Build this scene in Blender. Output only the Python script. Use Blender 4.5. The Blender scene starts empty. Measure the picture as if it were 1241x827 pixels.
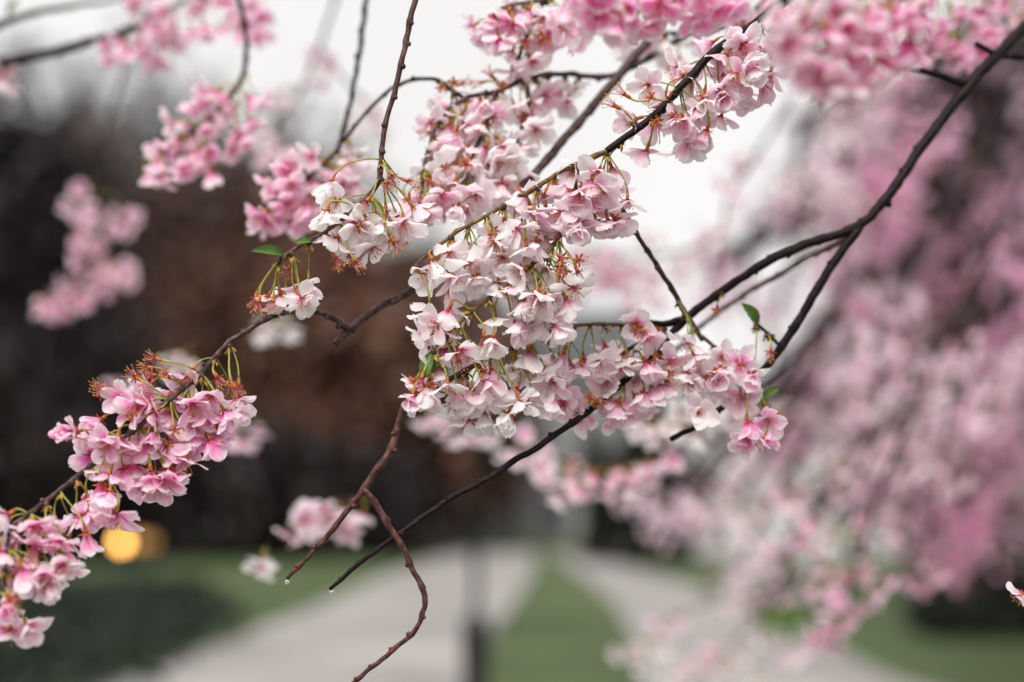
import bpy, math, random
import numpy as np
from mathutils import Vector, Matrix, Quaternion, noise

# ------------------------------------------------------------------ camera, sky, sun, exposure
W, H = 1241.0, 827.0
FPX = 50.0 / 36.0 * W
HORIZON = 605.0
PITCH = math.atan((HORIZON - H / 2) / FPX)
CAM = Vector((0, 0, 1.6))
FOCUS = 1.35
sc = bpy.context.scene
COL = sc.collection
cam_data = bpy.data.cameras.new('camera')
cam = bpy.data.objects.new('camera', cam_data)
COL.objects.link(cam)
cam.location = CAM
cam.rotation_euler = (math.pi / 2 + PITCH, 0, 0)
cam_data.lens = 50.0
cam_data.sensor_width = 36.0
cam_data.clip_start = 0.02
cam_data.clip_end = 2000.0
cam_data.dof.use_dof = True
cam_data.dof.focus_distance = FOCUS
cam_data.dof.aperture_fstop = 1.4
sc.camera = cam

SUN_EL, SUN_AZ = 48.0, 200.0          # soft sun behind thin cloud, behind and above the camera
world = bpy.data.worlds.new('World')
sc.world = world
world.use_nodes = True
wn, wl = world.node_tree.nodes, world.node_tree.links
wn.clear()
w_out = wn.new('ShaderNodeOutputWorld')
w_bg = wn.new('ShaderNodeBackground')
w_sky = wn.new('ShaderNodeTexSky')
w_sky.sky_type = 'NISHITA'
w_sky.sun_disc = False
w_sky.sun_elevation = math.radians(SUN_EL)
w_sky.sun_rotation = math.radians(SUN_AZ)
w_hs = wn.new('ShaderNodeHueSaturation')
w_hs.inputs['Saturation'].default_value = 0.12
w_tc = wn.new('ShaderNodeTexCoord')
w_no = wn.new('ShaderNodeTexNoise')
w_no.inputs['Scale'].default_value = 3.0
w_no.inputs['Detail'].default_value = 4.0
w_mr = wn.new('ShaderNodeMapRange')
w_mr.inputs['From Min'].default_value = 0.3
w_mr.inputs['From Max'].default_value = 0.7
w_mr.inputs['To Min'].default_value = 6.1
w_mr.inputs['To Max'].default_value = 6.9
w_mix = wn.new('ShaderNodeMix')
w_mix.data_type = 'RGBA'
w_mix.inputs[0].default_value = 0.88
wl.new(w_tc.outputs['Generated'], w_no.inputs['Vector'])
wl.new(w_no.outputs['Fac'], w_mr.inputs['Value'])
wl.new(w_sky.outputs['Color'], w_hs.inputs['Color'])
wl.new(w_hs.outputs['Color'], w_mix.inputs[6])
w_tint = wn.new('ShaderNodeVectorMath')
w_tint.operation = 'SCALE'
w_tint.inputs[0].default_value = (1.0, 0.985, 0.975)      # thin warm-white overcast
wl.new(w_mr.outputs['Result'], w_tint.inputs['Scale'])
wl.new(w_tint.outputs['Vector'], w_mix.inputs[7])
wl.new(w_mix.outputs[2], w_bg.inputs['Color'])
w_bg.inputs['Strength'].default_value = 0.05
wl.new(w_bg.outputs['Background'], w_out.inputs['Surface'])

sun_data = bpy.data.lights.new('sun', 'SUN')
sun_data.energy = 1.5
sun_data.angle = math.radians(35)
sun_data.color = (1.0, 0.97, 0.93)
sun = bpy.data.objects.new('sun', sun_data)
COL.objects.link(sun)
_el, _az = math.radians(SUN_EL), math.radians(SUN_AZ)
_sd = Vector((math.sin(_az) * math.cos(_el), math.cos(_az) * math.cos(_el), math.sin(_el)))
sun.rotation_euler = _sd.to_track_quat('Z', 'Y').to_euler()
sun.location = (0, -5, 20)

sc.view_settings.view_transform = 'Standard'
sc.view_settings.look = 'None'
sc.view_settings.exposure = 1.6
sc.view_settings.gamma = 1.0
sc.render.engine = 'CYCLES'
sc.cycles.use_denoising = True
sc.cycles.max_bounces = 16
sc.cycles.diffuse_bounces = 14
sc.cycles.transmission_bounces = 14
sc.cycles.transparent_max_bounces = 8

# ------------------------------------------------------------------ layout helpers
FWD = Vector((0, math.cos(PITCH), math.sin(PITCH)))
UPV = Vector((0, -math.sin(PITCH), math.cos(PITCH)))
RGT = Vector((1, 0, 0))
UP = Vector((0, 0, 1))


def at(x, y, d):
    """point of the place that lies d metres in front of the lens in the direction of pixel (x, y)"""
    return CAM + d * (FWD + RGT * ((x - W / 2) / FPX) + UPV * ((H / 2 - y) / FPX))


def ground_at(x, y, z=0.0):
    r = FWD + RGT * ((x - W / 2) / FPX) + UPV * ((H / 2 - y) / FPX)
    t = (z - CAM.z) / r.z
    return CAM + r * t


def rad_vec(rng):
    while True:
        v = Vector((rng.uniform(-1, 1), rng.uniform(-1, 1), rng.uniform(-1, 1)))
        if 0.05 < v.length < 1:
            return v.normalized()


# ------------------------------------------------------------------ materials
def new_mat(name):
    m = bpy.data.materials.new(name)
    m.use_nodes = True
    nt = m.node_tree
    return m, nt, nt.nodes, nt.links, nt.nodes['Principled BSDF']


def noise_mat(name, c1, c2, scale=10.0, rough=0.7, bump=0.0, bump_scale=None, detail=6.0, spec=0.3, coord='Object', lo=0.35, hi=0.65, c3=None):
    m, nt, n, l, b = new_mat(name)
    tc = n.new('ShaderNodeTexCoord')
    t = n.new('ShaderNodeTexNoise')
    t.inputs['Scale'].default_value = scale
    t.inputs['Detail'].default_value = detail
    r = n.new('ShaderNodeValToRGB')
    r.color_ramp.elements[0].position = lo
    r.color_ramp.elements[0].color = (*c1, 1)
    r.color_ramp.elements[1].position = hi
    r.color_ramp.elements[1].color = (*c2, 1)
    if c3:
        e = r.color_ramp.elements.new((lo + hi) / 2)
        e.color = (*c3, 1)
    l.new(tc.outputs[coord], t.inputs['Vector'])
    l.new(t.outputs['Fac'], r.inputs['Fac'])
    l.new(r.outputs['Color'], b.inputs['Base Color'])
    b.inputs['Roughness'].default_value = rough
    b.inputs['Specular IOR Level'].default_value = spec
    if bump:
        t2 = n.new('ShaderNodeTexNoise')
        t2.inputs['Scale'].default_value = bump_scale or scale * 4
        t2.inputs['Detail'].default_value = 5
        bp = n.new('ShaderNodeBump')
        bp.inputs['Strength'].default_value = bump
        bp.inputs['Distance'].default_value = 0.3 / (bump_scale or scale * 4)
        l.new(tc.outputs[coord], t2.inputs['Vector'])
        l.new(t2.outputs['Fac'], bp.inputs['Height'])
        l.new(bp.outputs['Normal'], b.inputs['Normal'])
    return m


def petal_material():
    """uv: x across the petal (0..1), y from claw (0) to tip (1). object colour: r = how pink, g = hot base"""
    m, nt, n, l, b = new_mat('petal')

    def math_node(op, a=None, bb=None, clamp=False):
        k = n.new('ShaderNodeMath')
        k.operation = op
        k.use_clamp = clamp
        for i, v in enumerate((a, bb)):
            if v is None:
                continue
            if isinstance(v, (int, float)):
                k.inputs[i].default_value = v
            else:
                l.new(v, k.inputs[i])
        return k.outputs[0]

    def mixc(f, c1, c2):
        k = n.new('ShaderNodeMix')
        k.data_type = 'RGBA'
        if isinstance(f, (int, float)):
            k.inputs[0].default_value = f
        else:
            l.new(f, k.inputs[0])
        for i, c in ((6, c1), (7, c2)):
            if isinstance(c, tuple):
                k.inputs[i].default_value = (*c, 1)
            else:
                l.new(c, k.inputs[i])
        return k.outputs[2]

    uv = n.new('ShaderNodeUVMap')
    sx = n.new('ShaderNodeSeparateXYZ')
    l.new(uv.outputs['UV'], sx.inputs[0])
    u, v = sx.outputs[0], sx.outputs[1]
    oi = n.new('ShaderNodeObjectInfo')
    oc = n.new('ShaderNodeSeparateColor')
    l.new(oi.outputs['Color'], oc.inputs[0])
    pk, hot = oc.outputs[0], oc.outputs[1]
    geo = n.new('ShaderNodeNewGeometry')
    blotch = n.new('ShaderNodeTexNoise')
    blotch.inputs['Scale'].default_value = 95.0
    blotch.inputs['Detail'].default_value = 3.0
    l.new(geo.outputs['Position'], blotch.inputs['Vector'])
    bl = n.new('ShaderNodeMapRange')
    bl.inputs['From Min'].default_value = 0.34
    bl.inputs['From Max'].default_value = 0.66
    bl.inputs['To Min'].default_value = 0.35
    bl.inputs['To Max'].default_value = 1.5
    l.new(blotch.outputs['Fac'], bl.inputs['Value'])
    # paler rim: distance from the middle line and from the tip
    du = math_node('ABSOLUTE', math_node('SUBTRACT', u, 0.5))
    rim = math_node('MAXIMUM', math_node('MULTIPLY', du, 1.8), math_node('MULTIPLY', v, 0.95))
    rr = n.new('ShaderNodeMapRange')
    rr.interpolation_type = 'SMOOTHSTEP'
    rr.inputs['From Min'].default_value = 0.38
    rr.inputs['From Max'].default_value = 1.0
    rr.inputs['To Min'].default_value = 1.0
    rr.inputs['To Max'].default_value = 0.08
    l.new(rim, rr.inputs['Value'])
    blush = math_node('MULTIPLY', math_node('MULTIPLY', pk, bl.outputs[0]), rr.outputs[0], True)
    col = mixc(blush, (0.975, 0.96, 0.96), (0.95, 0.33, 0.68))
    # veins fan out from the claw
    vein = math_node('MULTIPLY', math_node('ABSOLUTE', math_node('SINE', math_node('MULTIPLY', math_node('SUBTRACT', u, 0.5), 42.0))), 1.0)
    veinf = math_node('MULTIPLY', math_node('POWER', math_node('SUBTRACT', 1.0, vein), 3.0), math_node('MULTIPLY', math_node('ADD', pk, 0.25), 0.16))
    col = mixc(veinf, col, (0.75, 0.22, 0.45))
    hr = n.new('ShaderNodeMapRange')
    hr.interpolation_type = 'SMOOTHSTEP'
    hr.inputs['From Min'].default_value = 0.05
    hr.inputs['From Max'].default_value = 0.52
    hr.inputs['To Min'].default_value = 1.0
    hr.inputs['To Max'].default_value = 0.0
    l.new(v, hr.inputs['Value'])
    col = mixc(math_node('MULTIPLY', hr.outputs[0], hot, True), col, (0.84, 0.045, 0.40))
    l.new(col, b.inputs['Base Color'])
    b.inputs['Roughness'].default_value = 0.48
    b.inputs['Specular IOR Level'].default_value = 0.25
    tr = n.new('ShaderNodeBsdfTranslucent')
    l.new(col, tr.inputs['Color'])
    bp = n.new('ShaderNodeBump')
    bp.inputs['Strength'].default_value = 0.25
    bp.inputs['Distance'].default_value = 0.0006
    l.new(vein, bp.inputs['Height'])
    l.new(bp.outputs['Normal'], b.inputs['Normal'])
    mx = n.new('ShaderNodeMixShader')
    mx.inputs[0].default_value = 0.58
    l.new(b.outputs[0], mx.inputs[1])
    l.new(tr.outputs[0], mx.inputs[2])
    l.new(mx.outputs[0], n['Material Output'].inputs['Surface'])
    return m


def leafy_mat(name, c1, c2, scale, transl=0.3, rough=0.55):
    m = noise_mat(name, c1, c2, scale=scale, rough=rough, spec=0.3, coord='Object')
    n, l = m.node_tree.nodes, m.node_tree.links
    b = n['Principled BSDF']
    tr = n.new('ShaderNodeBsdfTranslucent')
    src = b.inputs['Base Color'].links[0].from_socket
    l.new(src, tr.inputs['Color'])
    mx = n.new('ShaderNodeMixShader')
    mx.inputs[0].default_value = transl
    l.new(b.outputs[0], mx.inputs[1])
    l.new(tr.outputs[0], mx.inputs[2])
    l.new(mx.outputs[0], n['Material Output'].inputs['Surface'])
    return m


def bark_material(name, c1, c2, c3, spec=0.28):
    m = noise_mat(name, c1, c2, scale=160.0, rough=0.5, bump=0.9, bump_scale=600.0, spec=spec, c3=c3, lo=0.3, hi=0.72)
    return m


M = {}
M['petal'] = petal_material()
M['bark'] = bark_material('bark', (0.018, 0.009, 0.009), (0.15, 0.090, 0.082), (0.050, 0.024, 0.022))  # palest tone raised to stand for sky reflected on the bark
M['bark_dark'] = bark_material('bark_dark', (0.005, 0.003, 0.0035), (0.026, 0.013, 0.013), (0.010, 0.005, 0.0055), 0.12)
M['bark_red'] = bark_material('bark_red', (0.022, 0.008, 0.008), (0.15, 0.060, 0.045), (0.065, 0.023, 0.019))
M['bark_olive'] = bark_material('bark_olive', (0.05, 0.028, 0.010), (0.24, 0.14, 0.05), (0.13, 0.065, 0.022))
M['stalk'] = leafy_mat('flower_stalk', (0.22, 0.24, 0.045), (0.42, 0.40, 0.09), 140.0, 0.2)
M['calyx'] = leafy_mat('calyx', (0.32, 0.05, 0.03), (0.62, 0.24, 0.05), 220.0, 0.2)
M['filament'] = leafy_mat('filament', (0.62, 0.10, 0.20), (0.75, 0.34, 0.30), 300.0, 0.3)
M['anther'] = noise_mat('anther', (0.34, 0.15, 0.02), (0.62, 0.36, 0.05), 400.0, 0.7)
M['leaf'] = leafy_mat('leaf', (0.045, 0.10, 0.02), (0.11, 0.19, 0.045), 60.0, 0.3, 0.4)
M['scale'] = leafy_mat('bud_scale', (0.20, 0.075, 0.015), (0.48, 0.36, 0.05), 260.0, 0.2)
M['lawn'] = noise_mat('lawn_grass', (0.028, 0.046, 0.016), (0.078, 0.106, 0.040), 0.30, 0.9, 0.5, 60.0, c3=(0.052, 0.078, 0.028))
M['path'] = noise_mat('pale_gravel', (0.20, 0.188, 0.178), (0.32, 0.303, 0.29), 0.45, 0.9, 0.4, 90.0)
M['dark_cover'] = leafy_mat('dark_cover', (0.006, 0.012, 0.007), (0.020, 0.032, 0.015), 1.5, 0.1, 0.6)  # very dark leaves for the cover added on the lawn
M['soil'] = noise_mat('soil', (0.012, 0.012, 0.010), (0.03, 0.028, 0.022), 6.0, 0.95)
M['tree_bark'] = noise_mat('tree_bark', (0.02, 0.015, 0.013), (0.06, 0.048, 0.042), 5.0, 0.9, 0.6, 20.0)
M['grey_twig'] = noise_mat('grey_twig', (0.04, 0.04, 0.041), (0.09, 0.09, 0.092), 3.0, 0.9)
M['dark_leaf'] = leafy_mat('dark_evergreen', (0.008, 0.006, 0.006), (0.028, 0.020, 0.019), 0.7, 0.1)
M['brown_leaf'] = leafy_mat('copper_foliage', (0.085, 0.040, 0.027), (0.20, 0.096, 0.064), 0.5, 0.2)
M['umber_leaf'] = leafy_mat('umber_foliage', (0.045, 0.027, 0.022), (0.12, 0.070, 0.058), 0.5, 0.2)
M['bronze_leaf'] = leafy_mat('bronze_leaf', (0.12, 0.055, 0.04), (0.26, 0.15, 0.11), 4.0, 0.3)
M['hedge_leaf'] = leafy_mat('hedge_leaf', (0.006, 0.009, 0.006), (0.022, 0.028, 0.018), 1.0, 0.1)
M['white_paint'] = noise_mat('white_paint', (0.58, 0.58, 0.58), (0.70, 0.70, 0.70), 2.0, 0.6, 0.1, 30)
M['grey_render'] = noise_mat('grey_render', (0.20, 0.20, 0.205), (0.28, 0.28, 0.285), 1.0, 0.85, 0.2, 30)
M['slate'] = noise_mat('slate', (0.045, 0.047, 0.052), (0.085, 0.088, 0.095), 1.5, 0.6, 0.3, 10)
M['glass'] = noise_mat('window_glass', (0.02, 0.022, 0.025), (0.04, 0.042, 0.046), 1.0, 0.08, spec=0.6)
M['iron'] = noise_mat('black_iron', (0.010, 0.010, 0.011), (0.024, 0.024, 0.025), 30.0, 0.45)
M['frosted'] = noise_mat('frosted_glass', (0.55, 0.55, 0.52), (0.65, 0.65, 0.62), 10.0, 0.4)


def lamp_mat(name, strength):
    m, nt, n, l, b = new_mat(name)
    b.inputs['Base Color'].default_value = (0.10, 0.07, 0.04, 1)
    b.inputs['Emission Color'].default_value = (1.0, 0.50, 0.115, 1)
    b.inputs['Emission Strength'].default_value = strength
    return m


def water_mat():
    m, nt, n, l, b = new_mat('water_drop')
    b.inputs['Base Color'].default_value = (1, 1, 1, 1)
    b.inputs['Roughness'].default_value = 0.02
    b.inputs['IOR'].default_value = 1.33
    b.inputs['Transmission Weight'].default_value = 1.0
    t = n.new('ShaderNodeTexNoise')
    t.inputs['Scale'].default_value = 300
    bp = n.new('ShaderNodeBump')
    bp.inputs['Strength'].default_value = 0.03
    l.new(t.outputs['Fac'], bp.inputs['Height'])
    l.new(bp.outputs['Normal'], b.inputs['Normal'])
    return m


M['water'] = water_mat()


# ------------------------------------------------------------------ mesh helpers
class MB:
    """collects geometry for one mesh"""

    def __init__(self):
        self.v, self.f, self.m, self.uv = [], [], [], []

    def add(self, verts, faces, mat=0, uvs=None):
        o = len(self.v)
        self.v.extend([tuple(p) for p in verts])
        self.f.extend([tuple(i + o for i in f) for f in faces])
        self.m.extend([mat] * len(faces))
        if uvs is None:
            uvs = [(0.5, 0.5)] * len(verts)
        self.uv.extend(uvs)

    def merge(self, other, mat4):
        o = len(self.v)
        self.v.extend([tuple(mat4 @ Vector(p)) for p in other.v])
        self.f.extend([tuple(i + o for i in f) for f in other.f])
        self.m.extend(other.m)
        self.uv.extend(other.uv)

    def box(self, lo, hi, mat=0):
        x0, y0, z0 = lo
        x1, y1, z1 = hi
        self.add([(x0, y0, z0), (x1, y0, z0), (x1, y1, z0), (x0, y1, z0), (x0, y0, z1), (x1, y0, z1), (x1, y1, z1), (x0, y1, z1)],
                 [(0, 3, 2, 1), (4, 5, 6, 7), (0, 1, 5, 4), (1, 2, 6, 5), (2, 3, 7, 6), (3, 0, 4, 7)], mat)

    def lathe(self, prof, mat=0, seg=16, centre=(0, 0, 0)):
        vs, fs = [], []
        for r, z in prof:
            for k in range(seg):
                a = 2 * math.pi * k / seg
                vs.append((centre[0] + r * math.cos(a), centre[1] + r * math.sin(a), centre[2] + z))
        for i in range(len(prof) - 1):
            for k in range(seg):
                k2 = (k + 1) % seg
                fs.append((i * seg + k, i * seg + k2, (i + 1) * seg + k2, (i + 1) * seg + k))
        fs.append(tuple(range(seg - 1, -1, -1)))
        fs.append(tuple((len(prof) - 1) * seg + k for k in range(seg)))
        self.add(vs, fs, mat)

    def tube(self, pts, radii, sides=8, mat=0, cap=True, twist=None):
        n = len(pts)
        vs, fs = [], []
        t_prev = None
        nrm = None
        for i in range(n):
            t = (pts[min(i + 1, n - 1)] - pts[max(i - 1, 0)])
            if t.length < 1e-9:
                t = t_prev or Vector((0, 0, 1))
            t = t.normalized()
            if nrm is None:
                a = Vector((0, 0, 1)) if abs(t.z) < 0.9 else Vector((1, 0, 0))
                nrm = t.cross(a).normalized()
            else:
                nrm = (nrm - t * nrm.dot(t))
                if nrm.length < 1e-6:
                    a = Vector((0, 0, 1)) if abs(t.z) < 0.9 else Vector((1, 0, 0))
                    nrm = t.cross(a)
                nrm.normalize()
            bn = t.cross(nrm)
            t_prev = t
            for k in range(sides):
                a = 2 * math.pi * k / sides
                r = radii[i] if not callable(twist) else radii[i] * twist(i, k)
                vs.append(pts[i] + (nrm * math.cos(a) + bn * math.sin(a)) * r)
        for i in range(n - 1):
            for k in range(sides):
                k2 = (k + 1) % sides
                fs.append((i * sides + k, i * sides + k2, (i + 1) * sides + k2, (i + 1) * sides + k))
        if cap:
            fs.append(tuple(range(sides - 1, -1, -1)))
            fs.append(tuple((n - 1) * sides + k for k in range(sides)))
        self.add(vs, fs, mat)

    def mesh(self, name, mats, smooth=True):
        me = bpy.data.meshes.new(name)
        me.from_pydata(self.v, [], self.f)
        for mt in mats:
            me.materials.append(mt)
        if len(mats) > 1:
            me.polygons.foreach_set('material_index', self.m)
        li = np.empty(len(me.loops), dtype=np.int32)
        me.loops.foreach_get('vertex_index', li)
        uvl = me.uv_layers.new(name='UVMap')
        uva = np.array(self.uv, dtype=np.float32)[li]
        uvl.data.foreach_set('uv', uva.ravel())
        if smooth:
            me.polygons.foreach_set('use_smooth', [True] * len(me.polygons))
        me.update()
        return me

    def build(self, name, mats, parent=None, smooth=True):
        if not isinstance(mats, (list, tuple)):
            mats = [mats]
        return link(name, self.mesh(name, mats, smooth), parent)


def link(name, data, parent=None):
    o = bpy.data.objects.new(name, data)
    COL.objects.link(o)
    if parent:
        o.parent = parent
    return o


def tag(o, label, cat=None, group=None, kind=None):
    if label:
        o['label'] = label
    if cat:
        o['category'] = cat
    if group:
        o['group'] = group
    if kind:
        o['kind'] = kind
    return o


def empty(name, loc=(0, 0, 0)):
    o = bpy.data.objects.new(name, None)
    o.empty_display_size = 0.05
    o.location = loc
    COL.objects.link(o)
    return o


def quads_mesh(name, V, mats, uv=None, parent=None):
    """V: (n, 4, 3) array of separate quads"""
    n = V.shape[0]
    me = bpy.data.meshes.new(name)
    me.vertices.add(n * 4)
    me.vertices.foreach_set('co', V.reshape(-1).astype(np.float32))
    me.loops.add(n * 4)
    me.loops.foreach_set('vertex_index', np.arange(n * 4, dtype=np.int32))
    me.polygons.add(n)
    me.polygons.foreach_set('loop_start', np.arange(0, n * 4, 4, dtype=np.int32))
    me.polygons.foreach_set('loop_total', np.full(n, 4, dtype=np.int32))
    me.materials.append(mats)
    if uv is not None:
        l = me.uv_layers.new(name='UVMap')
        l.data.foreach_set('uv', np.tile(np.array(uv, dtype=np.float32), (n, 1)).ravel())
    me.update()
    return link(name, me, parent)


def spline(ctrl, step):
    """ctrl: list of (Vector, radius). Catmull-Rom, resampled about every step metres"""
    P = [c[0] for c in ctrl]
    R = [c[1] for c in ctrl]
    pts, rad = [], []
    n = len(P)
    for i in range(n - 1):
        p0 = P[i - 1] if i else P[0] * 2 - P[1]
        p1, p2 = P[i], P[i + 1]
        p3 = P[i + 2] if i + 2 < n else P[-1] * 2 - P[-2]
        k = max(2, int((p2 - p1).length / step))
        for j in range(k):
            t = j / k
            q = 0.5 * ((2 * p1) + (p2 - p0) * t + (2 * p0 - 5 * p1 + 4 * p2 - p3) * t * t + (3 * p1 - p0 - 3 * p2 + p3) * t ** 3)
            pts.append(q)
            rad.append(R[i] + (R[i + 1] - R[i]) * t)
    pts.append(P[-1].copy())
    rad.append(R[-1])
    return pts, rad


# ------------------------------------------------------------------ the setting: ground, paths
def sheet(name, left, right, z, mat):
    mb = MB()
    n = len(left)
    vs = [(p.x, p.y, z) for p in left] + [(p.x, p.y, z) for p in right]
    mb.add(vs, [(i, n + i, n + i + 1, i + 1) for i in range(n - 1)])
    o = mb.build(name, mat)
    return o


def edge_line(pix, near):
    """pixel polyline on the ground plus the points nearer than the frame's foot"""
    c = [Vector((a, b, 0)) for a, b in near] + [ground_at(x, y) for x, y in pix]
    pts, _ = spline([(p, 0) for p in c], 1e9)
    out = []
    for i in range(len(c) - 1):
        for k in range(6):
            out.append(c[i].lerp(c[i + 1], k / 6))
    out.append(c[-1])
    return out


rng = random.Random(7)
mb = MB()
xs = [-400, -150, -60] + list(range(-40, 41, 2)) + [60, 150, 400]
ys = [-60, -20] + list(range(-6, 81, 2)) + [120, 220, 500, 900]
for y in ys:
    for x in xs:
        z = 0.0
        if abs(x) < 60 and 0 < y < 100:
            z = -0.02 - 0.012 * noise.noise(Vector((x * 0.15, y * 0.15, 0)))
        mb.v.append((x, y, z))
        mb.uv.append((0, 0))
nx = len(xs)
for j in range(len(ys) - 1):
    for i in range(nx - 1):
        mb.f.append((j * nx + i, j * nx + i + 1, (j + 1) * nx + i + 1, (j + 1) * nx + i))
        mb.m.append(0)
tag(mb.build('lawn', M['lawn']), None, kind='structure')

l1 = edge_line([(150, 827), (285, 775), (385, 735), (470, 697), (535, 676), (560, 668)], [(-5.2, 1.0), (-4.4, 8.0)])
r1 = edge_line([(560, 827), (600, 765), (632, 720), (648, 692), (650, 678), (645, 668)], [(-0.2, 1.0), (-0.35, 8.0)])
tag(sheet('path', l1, r1, 0.012, M['path']), None, kind='structure')
l2 = edge_line([(775, 827), (770, 778), (745, 735), (712, 703), (680, 682), (655, 670)], [(0.6, 1.0), (1.0, 8.0)])
r2 = edge_line([(1090, 827), (985, 770), (905, 735), (830, 708), (770, 690), (700, 672)], [(5.2, 1.0), (4.4, 8.0)])
tag(sheet('path', l2, r2, 0.016, M['path']), None, kind='structure')


# ------------------------------------------------------------------ background planting and buildings
def card_array(rng_np, centres, size, flat=0.0):
    n = len(centres)
    a = rng_np.normal(size=(n, 3))
    a /= np.linalg.norm(a, axis=1, keepdims=True)
    b = rng_np.normal(size=(n, 3))
    b -= a * (a * b).sum(1, keepdims=True)
    b /= np.linalg.norm(b, axis=1, keepdims=True)
    s = size * rng_np.uniform(0.6, 1.3, size=(n, 1))
    a *= s
    b *= s * 0.6
    return np.stack([centres - a, centres - b * 0.9 + a * 0.1, centres + a, centres + b * 0.9 + a * 0.1], axis=1)


def clumpy_points(rng_np, n, centre, radii, nclump, spread, bottom=0.0):
    d = rng_np.normal(size=(nclump, 3))
    d /= np.linalg.norm(d, axis=1, keepdims=True)
    d *= rng_np.uniform(0.35, 1.0, size=(nclump, 1)) ** 0.5
    c = np.array(centre) + d * np.array(radii)
    k = rng_np.integers(0, nclump, n)
    return c[k] + rng_np.normal(size=(n, 3)) * np.array(spread), c


def leafy_tree(x, y, h, rx, mat, label, seed, group, low=0.1, n=7000, size=0.30):
    rnp = np.random.default_rng(seed)
    r = random.Random(seed)
    t = empty('tree', (x, y, 0))
    tag(t, label, 'tree', group)
    cz = h * (0.5 + low * 0.5)
    pts, cl = clumpy_points(rnp, n, (0, 0, cz), (rx, rx * 0.8, h * (0.5 - low * 0.4)), 60, rx * 0.17)
    pts = pts[pts[:, 2] > 0.2]
    tr = MB()
    p, rad = spline([(Vector((0, 0, -0.1)), h * 0.024), (Vector((r.uniform(-.1, .1), 0, h * 0.3)), h * 0.018), (Vector((r.uniform(-.3, .3), 0, h * 0.7)), h * 0.010), (Vector((0, 0, h * 0.95)), 0.03)], 0.5)
    tr.tube(p, rad, 8)
    for c in cl[::4]:
        s = p[int(len(p) * r.uniform(0.3, 0.7))]
        e = Vector(c)
        q, rr = spline([(s, h * 0.008), (s.lerp(e, 0.5) + Vector((0, 0, 0.3)), h * 0.005), (e, 0.02)], 0.6)
        tr.tube(q, rr, 5)
    tr.build('trunk', M['tree_bark'], t)
    tag(quads_mesh('crown', card_array(rnp, pts, size), mat, parent=t), None, kind='stuff')
    return t


def bare_tree(x, y, h, label, seed, group, mat, lean=0.0, depth=6, thick=0.02, twig=0.014):
    r = random.Random(seed)
    t = empty('tree', (x, y, 0))
    tag(t, label, 'tree', group)
    trunk, twigs = MB(), MB()

    def grow(p, d, length, rad, lev):
        mid = p + d * length * 0.5 + rad_vec(r) * length * 0.06
        e = p + d * length + rad_vec(r) * length * 0.08
        (trunk if lev < 3 else twigs).tube([p, mid, e], [rad, rad * 0.85, rad * 0.7], 6 if lev < 3 else 3, cap=False)
        if lev >= depth:
            return
        for k in range(r.choice((2, 3, 3)) if lev else 5):
            nd = (d + rad_vec(r) * r.uniform(0.55, 0.95) + Vector((lean, 0, 0.16))).normalized()
            s = p.lerp(e, r.uniform(0.55, 1.0)) if k else e
            grow(s, nd, length * r.uniform(0.62, 0.82), max(rad * 0.62, twig), lev + 1)
    grow(Vector((0, 0, -0.1)), Vector((0, 0, 1)), h * 0.28, h * thick, 0)
    trunk.build('trunk', mat, t)
    tag(twigs.build('crown', mat, t), None, kind='stuff')
    return t


BG = 'trees across the lawn'
# (pixel x, distance, pixel y of the top, half width m, material, label)
for i, (px, dist, py, rx, mk, lab) in enumerate([
    (-60, 44, 110, 4.5, 'dark_leaf', 'blackish evergreen tree at the dark end of the tree row'),
    (60, 47, 140, 4.2, 'dark_leaf', 'blackish round-headed evergreen beside the brown trees'),
    (160, 50, 160, 3.8, 'umber_leaf', 'dark umber-brown tree behind the lit bollard lights'),
    (255, 46, 190, 3.6, 'umber_leaf', 'umber-brown tree next to the blackish round-headed evergreen'),
    (340, 45, 235, 3.4, 'brown_leaf', 'taller copper-brown leafy tree behind the drooping pink sprays'),
    (430, 43, 290, 3.4, 'brown_leaf', 'lower copper-brown tree behind the brown branch tip'),
    (515, 47, 310, 3.0, 'brown_leaf', 'copper-brown tree closest to the grey house'),
    (100, 41, 420, 3.4, 'dark_leaf', 'low blackish shrub-like tree in front of the brown trees'),
    (290, 40, 545, 3.2, 'dark_leaf', 'lowest blackish shrub in front of the umber trees'),
    (420, 41, 575, 2.6, 'dark_leaf', 'small blackish shrub beside the far end of the path'),
    (560, 58, 350, 2.6, 'umber_leaf', 'narrow umber tree at the gable of the grey house'),
    (-40, 36, 470, 3.6, 'dark_leaf', 'low blackish bush at the outer edge of the added dark leaf cover'),
]):
    g = ground_at(px, HORIZON + 1.6 * FPX / dist)
    top = at(px, py, dist).z
    leafy_tree(g.x, dist, top, rx, M[mk], lab, 40 + i, BG, low=0.05)

for i, (px, dist, top_y, lab, sd) in enumerate([
    (40, 62, -60, 'tall bare grey tree with fine twigs against the cloud', 3),
    (200, 66, -10, 'second bare grey tree, shorter, beside the tall one', 11),
    (-110, 64, -60, 'bare grey tree standing behind the blackish evergreen', 5),
    (110, 70, -40, 'bare grey tree with a dense head between the tall one and the shorter one', 23),
]):
    g = ground_at(px, HORIZON + 1.6 * FPX / dist)
    bare_tree(g.x, dist, at(px, top_y, dist).z, lab, sd, BG, M['grey_twig'], depth=7, twig=0.046)


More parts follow.
